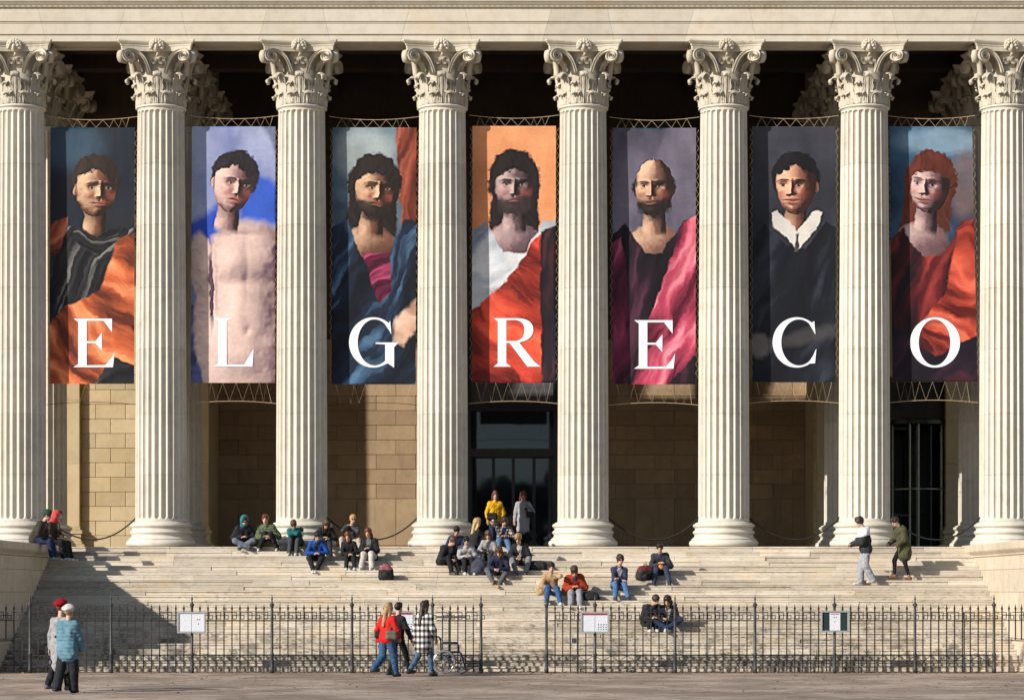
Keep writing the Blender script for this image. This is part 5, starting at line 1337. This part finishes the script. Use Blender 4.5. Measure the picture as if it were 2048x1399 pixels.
        mobj('hat', Ht.mesh('hat', hm2, 0.012, 0.003, sd + 3), t)
    if hood and hood[0] == 'up':
        Ho = Field(); Ho.ell(Hd(0, 0.018, 0.135), (0.108, 0.122, 0.132), Hm, 0.03); Ho.cone(Hd(0, 0.03, 0.06), U(0, 0.03, 0.44), 0.10, 0.10, 0.03); Ho.sub(Hd(0, -0.125, 0.10), (0.078, 0.115, 0.112), Hm)
        mobj('hood', Ho.mesh('hood', cloth_mat('hood %.2f %.2f %.2f' % hood[1], hood[1]), 0.0125, 0.004, sd + 4), t)
    if glasses:
        gm = cloth_mat('sunglasses', glasses, 0.15, 0.6, 0.05); Gl = Field()
        for sx in (-1, 1): Gl.ell(Hd(sx * 0.034, -0.099, 0.116), (0.029, 0.012, 0.020), Hm, 0.005); Gl.cone(Hd(sx * 0.06, -0.09, 0.122), Hd(sx * 0.08, 0.0, 0.122), 0.006, 0.006, 0.005)
        Gl.cone(Hd(-0.03, -0.106, 0.12), Hd(0.03, -0.106, 0.12), 0.007, 0.007, 0.005)
        mobj('sunglasses', Gl.mesh('sunglasses', gm, 0.006), t)
    return t, dict(arms=arms, U=U, T=T, Hd=Hd, legs=legs)

def wpt(t, p):                                     # local point of a person -> world
    return Matrix.LocRotScale(t.location, t.rotation_euler, t.scale) @ Vector(p)
def phone_at(t, info, which, label):
    s_, e, w = info['arms'][which]; d = (w - e) / np.linalg.norm(w - e); c = wpt(t, w + d * 0.10)
    o = MB().cbox((-0.037, -0.006, -0.075), (0.037, 0.006, 0.075), 0.004).build('phone', M['vinyl'], None, loc=c); o.rotation_euler = (math.radians(-50), 0, t.rotation_euler[2])
    return tag(o, label, 'phone', 'phones in hands')
def sit(xp, k, label, kf=2, seat_in=0.13, spread=0.12, fy=None, **kw):
    """sits on the edge of step k at photo column xp, feet kf steps lower"""
    Y = step_y(k) + seat_in; Z = k * RIS
    size = kw.get('size', 1.0); X = px(xp, Y)
    fz = -kf * RIS / size + 0.078; fy_ = -((kf - 0.5) * TRD + seat_in) / size if fy is None else fy
    pelvis = kw.pop('pelvis', (0, 0, 0.125)); rv = random.Random(int(xp)); kw['roll'] = rv.uniform(-5, 5); kw['twist'] = rv.uniform(-9, 9); kw['yaw'] = kw.get('yaw', 0) + rv.uniform(-9, 9)
    feet = kw.pop('feet', None) or ((-spread + rv.uniform(-0.03, 0.05), fy_ + rv.uniform(-0.05, 0.05), fz), (spread + rv.uniform(-0.05, 0.05), fy_ + rv.uniform(-0.05, 0.05), fz))
    hands = kw.pop('hands', None) or ((-0.05, -0.42, 0.30), (0.05, -0.42, 0.30))
    return person((X, Y, Z), kw.pop('yaw', 0), label, pelvis, feet, hands, **kw)
def step_at(y):                                    # step whose edge shows nearest to photo row y
    return min(range(1, NST + 1), key=lambda k: abs(HYP - (k * RIS - HEYE) * F / (step_y(k) - CAMY) - y))
# ------------------------------------------------------------------ the visitors
BLK = (0.016, 0.016, 0.019); WSH = (0.48, 0.47, 0.46)
CAPZ = 3.143
def ledge(xp, Y, label, **kw):
    return person((px(xp, Y), Y, CAPZ), kw.pop('yaw', 80), label, (0, 0, 0.115), ((-0.10, -0.50, -0.36), (0.10, -0.52, -0.37)), kw.pop('hands', ((-0.07, -0.34, 0.22), (0.07, -0.34, 0.22))), group='people sitting on the left cheek wall', **kw)
ledge(70, 5.7, 'person in dark brown jacket and green beanie sitting on the left cheek wall', lean=24, head=(12, 0, 10), top=(0.035, 0.028, 0.02), puffy=0.022, hat=('beanie', (0.02, 0.06, 0.04)), hair=('short', 'dark'), bottom=(0.02, 0.03, 0.075), shoes=(0.3, 0.3, 0.32))
ledge(93, 6.75, 'person in coral hood sitting on the left cheek wall', lean=18, head=(12, 0, 0), top=(0.03, 0.022, 0.02), hood=('up', (0.50, 0.06, 0.06)), hair=('none', 'dark'), bottom=BLK, shoes=(0.5, 0.5, 0.52))
ledge(103, 7.6, 'short-haired person in brown jacket behind the coral hood on the cheek wall', lean=10, head=(6, 0, -8), top=(0.10, 0.045, 0.022), hair=('crop', 'dark'), bottom=BLK, shoes=(0.5, 0.5, 0.52))
# left group
sit(488, 24, 'person with teal hood and dark glasses sitting cross-legged, leftmost of the step sitters', kf=1, lean=28, head=(22, 0, 8), feet=((0.13, -0.42, -0.03), (-0.13, -0.40, -0.03)), knee_out=1.3, hands=((-0.06, -0.27, 0.26), (0.05, -0.27, 0.26)), top=BLK, puffy=0.02, hood=('up', (0.02, 0.16, 0.19)), hair=('short', 'dark'), glasses=(0.02, 0.02, 0.03), bottom=(0.13, 0.15, 0.19), shoes=(0.05, 0.05, 0.03))
sit(538, 24, 'person in olive green puffer jacket and white shoes on the top step', kf=1, lean=24, head=(6, 0, 8), spread=0.21, hands=((-0.06, -0.36, 0.27), (0.08, -0.36, 0.25)), top=(0.085, 0.11, 0.058), puffy=0.034, quilt=True, hair=('short', 'auburn'), bottom=BLK, shoes=WSH)
sit(594, 24, 'person in teal jacket resting head on folded arms', kf=2, lean=40, head=(42, 0, 0), spread=0.08, hands=((0.13, -0.44, 0.36), (-0.13, -0.44, 0.38)), elbow=((-1, -0.2, -0.1), (1, -0.2, -0.1)), top=(0.01, 0.115, 0.12), hair=('short', 'brown'), bottom=(0.05, 0.052, 0.058), shoes=WSH)
sit(650, 24, 'person with long brown hair hanging forward, black jacket', kf=2, lean=34, head=(40, 0, 0), hands=((-0.07, -0.40, 0.25), (0.10, -0.42, 0.22)), top=BLK, hair=('long_fwd', 'brown'), bottom=(0.03, 0.03, 0.035), shoes=(0.12, 0.09, 0.06), size=0.95)
sit(636, 21, 'person in bright blue track jacket bent over a phone', kf=2, yaw=6, lean=32, head=(34, 0, 6), feet=((-0.04, -0.62, -0.26), (0.03, -0.66, -0.26)), hands=((-0.03, -0.36, 0.20), (0.07, -0.36, 0.20)), knee_out=0.5, top=(0.01, 0.058, 0.25), hair=('short', 'black'), bottom=BLK, shoes=WSH)
sit(698, 24, 'blond man with dark sunglasses and beige trousers, hands at his mouth', kf=2, lean=24, head=(4, 0, 0), spread=0.26, hands=((-0.035, -0.30, 0.53), (0.035, -0.30, 0.53)), elbow=((-1, 0, -0.5), (1, 0, -0.5)), top=(0.05, 0.05, 0.055), hair=('crop', 'blond'), glasses=(0.01, 0.01, 0.012), bottom=(0.36, 0.31, 0.25), shoes=(0.4, 0.35, 0.3), knee_out=0.4)
sit(700, 21, 'auburn-haired girl in black with white shoes below the blond man', kf=2, lean=22, head=(10, 0, -8), spread=0.15, hands=((-0.03, -0.36, 0.20), (0.04, -0.36, 0.20)), top=BLK, puffy=0.01, hair=('long', 'auburn'), bottom=BLK, shoes=WSH, size=0.88)
t, inf = sit(742, 21, 'girl in black jacket and white trousers looking at a phone', kf=2, yaw=-18, lean=12, head=(16, 0, -6), spread=0.12, hands=((-0.06, -0.36, 0.34), (0.03, -0.36, 0.32)), top=BLK, puffy=0.022, hair=('long', 'auburn'), bottom=(0.44, 0.41, 0.38), shoes=WSH, loose=0.022, size=0.95)
phone_at(t, inf, 0, 'dark phone held by the girl in white trousers')
# centre group
sit(886, 20, 'person in long black jacket leaning forward at the left of the centre group', kf=2, yaw=42, lean=36, head=(24, 0, 4), hands=((-0.05, -0.44, 0.16), (0.09, -0.42, 0.16)), top=BLK, puffy=0.024, hair=('short', 'brown'), bottom=BLK, shoes=(0.08, 0.08, 0.08))
sit(912, 22, 'dark-haired person in navy jacket behind the long black jacket', kf=2, lean=26, head=(26, 0, 0), hands=((-0.05, -0.36, 0.24), (0.06, -0.36, 0.24)), top=(0.018, 0.026, 0.075), hair=('short', 'black'), bottom=BLK, size=0.95)
t, inf = sit(948, 23, 'blonde woman in black leather jacket turned away, holding up a phone', kf=2, yaw=128, lean=4, head=(0, 0, 10), feet=((-0.1, -0.40, 0.08), (0.1, -0.40, 0.08)), hands=((-0.02, -0.44, 0.40), (0.14, -0.30, 0.22)), top=(0.014, 0.016, 0.016), hair=('bob', 'blond'), bottom=BLK, shoes=(0.05, 0.05, 0.05), size=0.95)
phone_at(t, inf, 0, 'phone held up by the blonde woman')
M['plaid_dark'] = plaid_mat('black and cream check', (0.02, 0.02, 0.024), (0.12, 0.10, 0.10), (0.45, 0.40, 0.38), 70)
sit(1005, 24, 'person in checked shirt and light blue jeans with a hand on the head', kf=2, lean=26, head=(24, 0, 0), spread=0.17, hands=((-0.08, -0.20, 0.66), (0.10, -0.40, 0.30)), elbow=((-0.8, -0.8, 0.1), (1, 0.2, -0.5)), top=M['plaid_dark'], hair=('long', 'dark'), bottom=(0.08, 0.15, 0.26), shoes=(0.2, 0.2, 0.22), size=0.95)
sit(932, 20, 'black-haired person in white and black jacket and black trousers', kf=2, lean=28, head=(28, 0, 4), spread=0.13, hands=((-0.04, -0.38, 0.25), (0.05, -0.38, 0.25)), top=(0.36, 0.36, 0.37), hair=('short', 'black'), bottom=BLK, shoes=WSH, size=0.95)
t, inf = sit(976, 21, 'brown-haired person in pale hooded jacket looking at a phone', kf=2, lean=20, head=(22, 0, -8), hands=((-0.06, -0.36, 0.26), (0.05, -0.36, 0.27)), top=(0.30, 0.28, 0.28), hood=('down', None), hair=('long', 'brown'), bottom=(0.04, 0.04, 0.05), shoes=(0.3, 0.3, 0.3), size=0.92)
phone_at(t, inf, 1, 'phone held by the person in the pale hooded jacket')
sit(1000, 18, 'person in navy jacket, grey trousers and tan boots, lowest of the centre group', kf=2, lean=36, head=(38, 0, -6), feet=((-0.10, -0.60, -0.18), (0.06, -0.68, -0.26)), knee_out=0.9, hands=((-0.08, -0.44, 0.16), (0.05, -0.44, 0.16)), top=(0.018, 0.022, 0.045), hair=('long_fwd', 'brown'), bottom=(0.085, 0.09, 0.10), shoes=(0.42, 0.21, 0.07))
sit(1042, 20, 'fair-haired person in black jacket and grey trousers at the right of the centre group', kf=2, yaw=-12, lean=22, head=(28, 0, -10), hands=((-0.10, -0.40, 0.20), (0.05, -0.38, 0.26)), knee_out=0.5, top=BLK, puffy=0.02, hair=('curly', 'fair'), bottom=(0.17, 0.17, 0.18), shoes=(0.05, 0.06, 0.05), size=0.97)
# right-hand sitters
sit(1102, 14, 'person in tan jacket and blue jeans with a hand at the face', kf=2, lean=26, head=(14, 0, 8), spread=0.20, hands=((-0.03, -0.40, 0.16), (0.06, -0.30, 0.53)), elbow=((-0.9, 0.1, -0.5), (0.8, -0.7, -0.3)), top=(0.36, 0.23, 0.13), hair=('short', 'black'), bottom=(0.03, 0.08, 0.2), shoes=WSH)
sit(1150, 14, 'person in orange-red jacket and grey sweatpants bent over', kf=2, yaw=4, lean=38, head=(36, 0, 0), feet=((-0.12, -0.66, -0.27), (0.12, -0.62, -0.27)), hands=((-0.05, -0.42, 0.22), (0.05, -0.42, 0.22)), top=(0.28, 0.035, 0.01), puffy=0.03, hood=('down', None), hair=('curly', 'dark'), bottom=(0.24, 0.24, 0.26), shoes=WSH, loose=0.022)
sit(1235, 15, 'man in navy hoodie, blue jeans and red-tinted sunglasses sitting alone', kf=2, lean=16, head=(0, 0, 10), spread=0.16, hands=((0.05, -0.45, 0.26), (-0.04, -0.45, 0.30)), top=(0.028, 0.032, 0.07), hood=('down', None), hair=('curly', 'dark'), glasses=(0.25, 0.02, 0.02), bottom=(0.07, 0.135, 0.27), shoes=(0.03, 0.03, 0.032), skin=0)
sit(1322, 18, 'man in dark jacket eating from an orange packet', kf=2, lean=26, head=(22, 0, 0), spread=0.18, hands=((-0.045, -0.38, 0.30), (0.045, -0.38, 0.30)), top=(0.03, 0.033, 0.04), puffy=0.02, hair=('short', 'black'), bottom=(0.03, 0.042, 0.075), shoes=(0.03, 0.03, 0.03))
sit(1297, 8, 'dark-haired person in long black jacket huddled at the left behind the fence', kf=1, yaw=14, lean=30, head=(30, 0, 10), spread=0.10, hands=((-0.02, -0.40, 0.24), (0.08, -0.40, 0.24)), top=(0.018, 0.019, 0.024), puffy=0.026, hair=('short', 'dark'), bottom=BLK, shoes=WSH)
sit(1338, 8, 'dark-haired person in black jacket and navy jeans huddled at the right behind the fence', kf=1, yaw=-10, lean=32, head=(32, 0, -8), feet=((0.06, -0.42, -0.05), (0.02, -0.46, -0.05)), knee_out=1.2, hands=((-0.08, -0.38, 0.22), (0.06, -0.40, 0.18)), top=(0.018, 0.018, 0.022), hair=('long_fwd', 'dark'), bottom=(0.016, 0.03, 0.08), shoes=WSH)
# standing in the porch
STAND = dict(pelvis=(0, 0, 0.945), feet=((-0.10, 0.0, 0.078), (0.10, 0.02, 0.078)))
def stand(xp, Y, Z, yaw, label, **kw):
    for k, v in STAND.items(): kw.setdefault(k, v)
    kw.setdefault('hands', ((-0.25, -0.06, 0.80), (0.25, -0.06, 0.80))); kw.setdefault('lean', 2); kw.setdefault('curl', 0.06)
    return person((px(xp, Y), Y, Z), yaw, label, kw.pop('pelvis'), kw.pop('feet'), kw.pop('hands'), **kw)
GP = 'people standing by the doors'
stand(990, 12.0, ZF, 8, 'woman in bright yellow jacket with a black shoulder bag in front of the doors', top=(0.62, 0.34, 0.012), hood=('down', None), puffy=0.016, hair=('bob', 'auburn'), bottom=(0.02, 0.035, 0.085), shoes=BLK, hands=((-0.23, -0.10, 0.86), (0.23, -0.10, 0.86)), coat=0.06, group=GP, size=0.92)
t, inf = stand(1046, 12.0, ZF, 4, 'woman in pale grey coat and dark glasses in front of the doors', top=(0.33, 0.325, 0.345), coat=0.30, puffy=0.01, hair=('bob', 'auburn'), glasses=(0.02, 0.02, 0.02), bottom=BLK, shoes=BLK, hands=((-0.27, -0.08, 0.80), (0.14, -0.26, 1.17)), group=GP, size=0.92, skin=1)
phone_at(t, inf, 1, 'dark phone held by the woman in the grey coat')
# two men walking on the steps
k = step_at(1170); stand(1730, step_y(k) + 0.16, k * RIS, -84, 'curly-haired man in white and black puffer jacket and grey sweatpants on the steps', pelvis=(0, 0.02, 0.94), feet=((-0.08, -0.10, 0.078), (0.08, 0.20, 0.13)), toes=((0, -1), (0.1, -1)), hands=((-0.10, -0.34, 1.03), (0.06, -0.34, 1.06)), lean=6, head=(24, 0, 0), top=(0.028, 0.03, 0.035), yoke=(0.56, 0.56, 0.62), puffy=0.04, hood=('down', None), hair=('curly', 'dark'), bottom=(0.27, 0.28, 0.305), shoes=WSH, loose=0.03, group='men walking on the steps', size=1.01)
k = step_at(1160); stand(1806, step_y(k) + 0.16, k * RIS, -72, 'person in long olive parka and black trousers bending forward on the steps', pelvis=(0, 0.03, 0.925), feet=((-0.09, -0.20, 0.13), (0.09, 0.14, 0.078)), toes=((0, -1), (0, -1)), hands=((-0.10, -0.36, 0.98), (0.16, -0.26, 0.92)), lean=14, head=(34, 0, 0), top=(0.062, 0.062, 0.032), coat=0.20, puffy=0.03, hood=('down', None), hair=('short', 'dark'), bottom=(0.012, 0.012, 0.013), shoes=(0.22, 0.10, 0.05), loose=-0.004, group='men walking on the steps', size=0.97)
# passers-by in front of the fence
GF = 'people walking past the fence'
M['plaid'] = plaid_mat('black and white check coat', (0.015, 0.015, 0.018), (0.16, 0.15, 0.15), (0.60, 0.57, 0.54), 46)
stand(119, -10.9, 0, 152, 'woman in red beret and long pale grey coat at the left', top=(0.26, 0.26, 0.27), coat=0.42, hat=('beret', (0.24, 0.008, 0.014)), hair=('short', 'auburn'), bottom=BLK, shoes=(0.1, 0.1, 0.12), feet=((-0.08, -0.16, 0.078), (0.08, 0.26, 0.13)), hands=((-0.20, -0.16, 0.86), (0.24, 0.0, 0.80)), group=GF, size=0.99)
stand(135, -11.6, 0, 160, 'woman in white beret and quilted light blue jacket at the left', top=(0.10, 0.20, 0.255), coat=0.12, puffy=0.028, quilt=True, hat=('beret', (0.52, 0.50, 0.46)), hair=('short', 'fair'), bottom=(0.022, 0.022, 0.025), shoes=(0.03, 0.03, 0.03), feet=((-0.11, -0.05, 0.078), (0.11, 0.26, 0.10)), hands=((-0.20, -0.22, 0.86), (0.22, -0.16, 0.84)), loose=0.04, group=GF, size=0.935)
stand(773, -2.7, 0, 142, 'long-haired woman in red jacket and flared blue jeans walking past the fence', top=(0.48, 0.012, 0.01), puffy=0.014, hair=('long', 'fair'), bottom=(0.036, 0.085, 0.165), shoes=(0.045, 0.03, 0.025), pelvis=(0, 0, 0.92), feet=((-0.09, -0.22, 0.078), (0.09, 0.36, 0.20)), hands=((-0.17, -0.24, 0.92), (0.23, 0.02, 0.84)), loose=0.028, lean=4, group=GF, size=0.96)
stand(794, -2.0, 0, 140, 'person all in black walking behind the woman in red', top=BLK, puffy=0.012, hair=('short', 'black'), bottom=(0.012, 0.012, 0.013), shoes=(0.02, 0.02, 0.02), pelvis=(0, 0, 0.92), feet=((-0.09, -0.34, 0.085), (0.09, 0.18, 0.10)), hands=((-0.2, -0.26, 0.90), (0.22, -0.12, 0.86)), loose=0.0, group=GF, size=0.96)
stand(846, -2.7, 0, 138, 'dark-haired woman in black and white checked coat and jeans', top=M['plaid'], coat=0.18, puffy=0.022, hair=('long', 'dark'), bottom=(0.055, 0.10, 0.165), shoes=(0.018, 0.018, 0.018), pelvis=(0, 0, 0.93), feet=((-0.09, -0.20, 0.078), (0.09, 0.34, 0.17)), hands=((-0.20, -0.20, 0.88), (0.24, 0.06, 0.82)), loose=0.006, lean=3, group=GF, size=0.98)

# ------------------------------------------------------------------ bags and other small things
def bag(loc, rz, label, size, mats, strap=True, soft=True, tilt=0, cat='backpack', name='backpack', two=None):
    w, d, h = size; t = empty(name, loc, math.radians(rz)); tag(t, label, cat, 'bags left on the steps')
    R = rotm(tilt, 0, 0); P = lambda x, y, z: tuple(R @ V3(x, y, z) + V3(0, 0, 0.0))
    b = Field(); b.cone(P(-w*0.3, 0, h*0.22), P(w*0.3, 0, h*0.22), d*0.55, d*0.55, 0.05); b.cone(P(-w*0.28, 0, h*0.55), P(w*0.28, 0, h*0.55), d*0.52, d*0.52, 0.06); b.ell(P(0, 0.01, h*0.74), (w*0.46, d*0.46, h*0.26), R, 0.05); b.plane((0, 0, -1), 0.0)
    mats = [cloth_mat('bag %.3f %.3f %.3f' % m, m, 0.7, 0.25) for m in mats]
    mobj('bag_body', b.mesh('bag_body', mats, 0.013, 0.006, int(abs(loc[0]) * 100), colour=(lambda Q: (Q[:, 2] > h * 0.62).astype(int)) if len(mats) > 1 else None), t)
    pk = Field(); pk.ell(P(0, -d * 0.5, h * 0.33), (w * 0.34, d * 0.22, h * 0.22), R, 0.03); mobj('pocket', pk.mesh('pocket', mats[0], 0.012, 0.003, 3), t)
    if strap:
        for sx in (-1, 1): MB().tube([P(sx*w*0.25, d*0.45, h*0.85), P(sx*w*0.36, d*0.75, h*0.6), P(sx*w*0.38, d*0.72, h*0.3), P(sx*w*0.33, d*0.45, h*0.1)], 0.014, 6).build('strap', mats[0], t, True)
        MB().tube([P(-0.05, d*0.3, h*0.95), P(-0.03, d*0.3, h*1.04), P(0.03, d*0.3, h*1.04), P(0.05, d*0.3, h*0.95)], 0.010, 6).build('handle', mats[0], t, True)
    return t
def step_loc(xp, yp, dy=0.13):
    k = step_at(yp); Y = step_y(k) + dy; return (px(xp, Y), Y, k * RIS)
bag(step_loc(772, 1155), 0, 'black backpack with pink top standing alone on the steps', (0.28, 0.22, 0.44), [(0.015, 0.015, 0.018), (0.22, 0.065, 0.075)])
bag(step_loc(1290, 1155), 20, 'dark red and black backpack beside the man with the packet', (0.42, 0.26, 0.40), [(0.025, 0.022, 0.024), (0.10, 0.018, 0.022)], tilt=14)
bag(step_loc(1076, 1140), -10, 'soft black bag lying right of the centre group', (0.40, 0.24, 0.24), [(0.014, 0.014, 0.016)], cat='bag', name='soft_bag')
bag(step_loc(958, 1148), 0, 'dark navy quilted backpack in the middle of the centre group', (0.30, 0.24, 0.46), [(0.04, 0.042, 0.065)])
bag(step_loc(574, 1101, 0.2), 0, 'flat black bag between the olive and the teal jackets', (0.30, 0.2, 0.16), [(0.014, 0.014, 0.016)], cat='bag', name='soft_bag')
bag(step_loc(1083, 1190), 0, 'small tan bag left of the tan jacket', (0.16, 0.16, 0.30), [(0.34, 0.23, 0.11)], cat='bag', name='small_bag')
bag(step_loc(1182, 1199), 8, 'low black bag right of the orange jacket', (0.36, 0.22, 0.18), [(0.016, 0.017, 0.018)], cat='bag', name='soft_bag')
pk = Field(); k = 18; o_ = (px(1322, step_y(18) - 0.25), step_y(18) - 0.26, 18 * RIS + 0.16); pk.ell((0, 0, 0.085), (0.07, 0.04, 0.10), None, 0.03); pk.cone((-0.05, 0, 0.17), (0.05, 0, 0.17), 0.02, 0.02, 0.03)
tag(mobj('snack_packet', pk.mesh('snack_packet', cloth_mat('orange packet', (0.62, 0.22, 0.03), 0.35, 0.5), 0.010, 0.004, 4), None, o_), 'orange snack packet held by the man in the dark jacket', 'packet')
def hang_bag(xp, Y, z, label, size, c, strap_top, name='shoulder_bag'):
    X = px(xp, Y); t = empty(name, (X, Y, z)); tag(t, label, 'bag', 'bags carried by people'); w, d, h = size
    b = Field(); b.cone((-w*0.32, 0, h*0.3), (w*0.32, 0, h*0.3), d*0.5, d*0.5, 0.04); b.cone((-w*0.34, 0, h*0.7), (w*0.34, 0, h*0.7), d*0.42, d*0.42, 0.05); mobj('bag_body', b.mesh('bag_body', cloth_mat('bag %.3f %.3f %.3f' % c, c, 0.6, 0.3), 0.011, 0.003, 5), t)
    MB().tube([(-w*0.42, 0, h*0.8), strap_top, (w*0.42, 0, h*0.8)], 0.009, 5).build('strap', cloth_mat('bag %.3f %.3f %.3f' % c, c), t, True)
hang_bag(984, 11.79, ZF + 0.78, 'black shoulder bag worn over the yellow jacket', (0.30, 0.12, 0.26), (0.014, 0.014, 0.016), (0.16, -0.02, 0.62))
hang_bag(1061, 11.80, ZF + 0.86, 'black shoulder bag of the woman in the grey coat', (0.20, 0.10, 0.20), (0.014, 0.014, 0.016), (-0.22, 0.0, 0.52))
hang_bag(96, -10.75, 0.86, 'black handbag carried by the woman in the grey coat and red beret', (0.22, 0.10, 0.24), (0.014, 0.014, 0.016), (0.06, 0.0, 0.42))
hang_bag(783, -2.95, 0.82, 'olive shoulder bag of the woman in the red jacket', (0.24, 0.12, 0.26), (0.10, 0.10, 0.075), (0.04, 0.02, 0.36))
hang_bag(757, -2.62, 0.86, 'small black bag at the hip of the woman in red', (0.14, 0.10, 0.20), (0.014, 0.014, 0.016), (0.06, 0.0, 0.34))
# ------------------------------------------------------------------ trees across the square, behind the viewer (seen only as reflections in the door glass)
tl = MB(); r7 = random.Random(8)
for k in range(48):
    x = -80 + k * 3.4 + r7.uniform(-1.5, 1.5); y = -135 + r7.uniform(-6, 6); h = r7.uniform(8, 14)
    tl.cur = 1; tl.tube([(x, y, 0), (x + 0.2, y, h * 0.35), (x, y, h * 0.7)], [0.3, 0.22, 0.1], 6)
    tl.cur = 0
    for q in range(150):
        a, e, r = r7.uniform(0, 6.283), r7.uniform(-1.2, 1.5), r7.uniform(0.3, 1) ** 0.5; R = h * 0.30
        c = Vector((x + R * 1.1 * r * math.cos(a) * math.cos(e), y + R * r * math.sin(a) * math.cos(e), h * 0.62 + h * 0.38 * r * math.sin(e)))
        s_ = r7.uniform(0.6, 1.2); u = Vector((r7.gauss(0, 1), r7.gauss(0, 1), r7.gauss(0, 1))).normalized(); w = u.orthogonal().normalized()
        v = u.cross(w); tl.add([c + w * s_, c + v * s_ * 0.7, c - w * s_, c - v * s_ * 0.7 + u * 0.3], [(0, 1, 2, 3)])
tag(tl.build('far_trees', [plain('dark foliage', (0.05, 0.055, 0.025), 0.8), plain('bark', (0.06, 0.045, 0.03), 0.9)]), 'row of trees across the square behind the viewer', 'trees', kind='stuff')
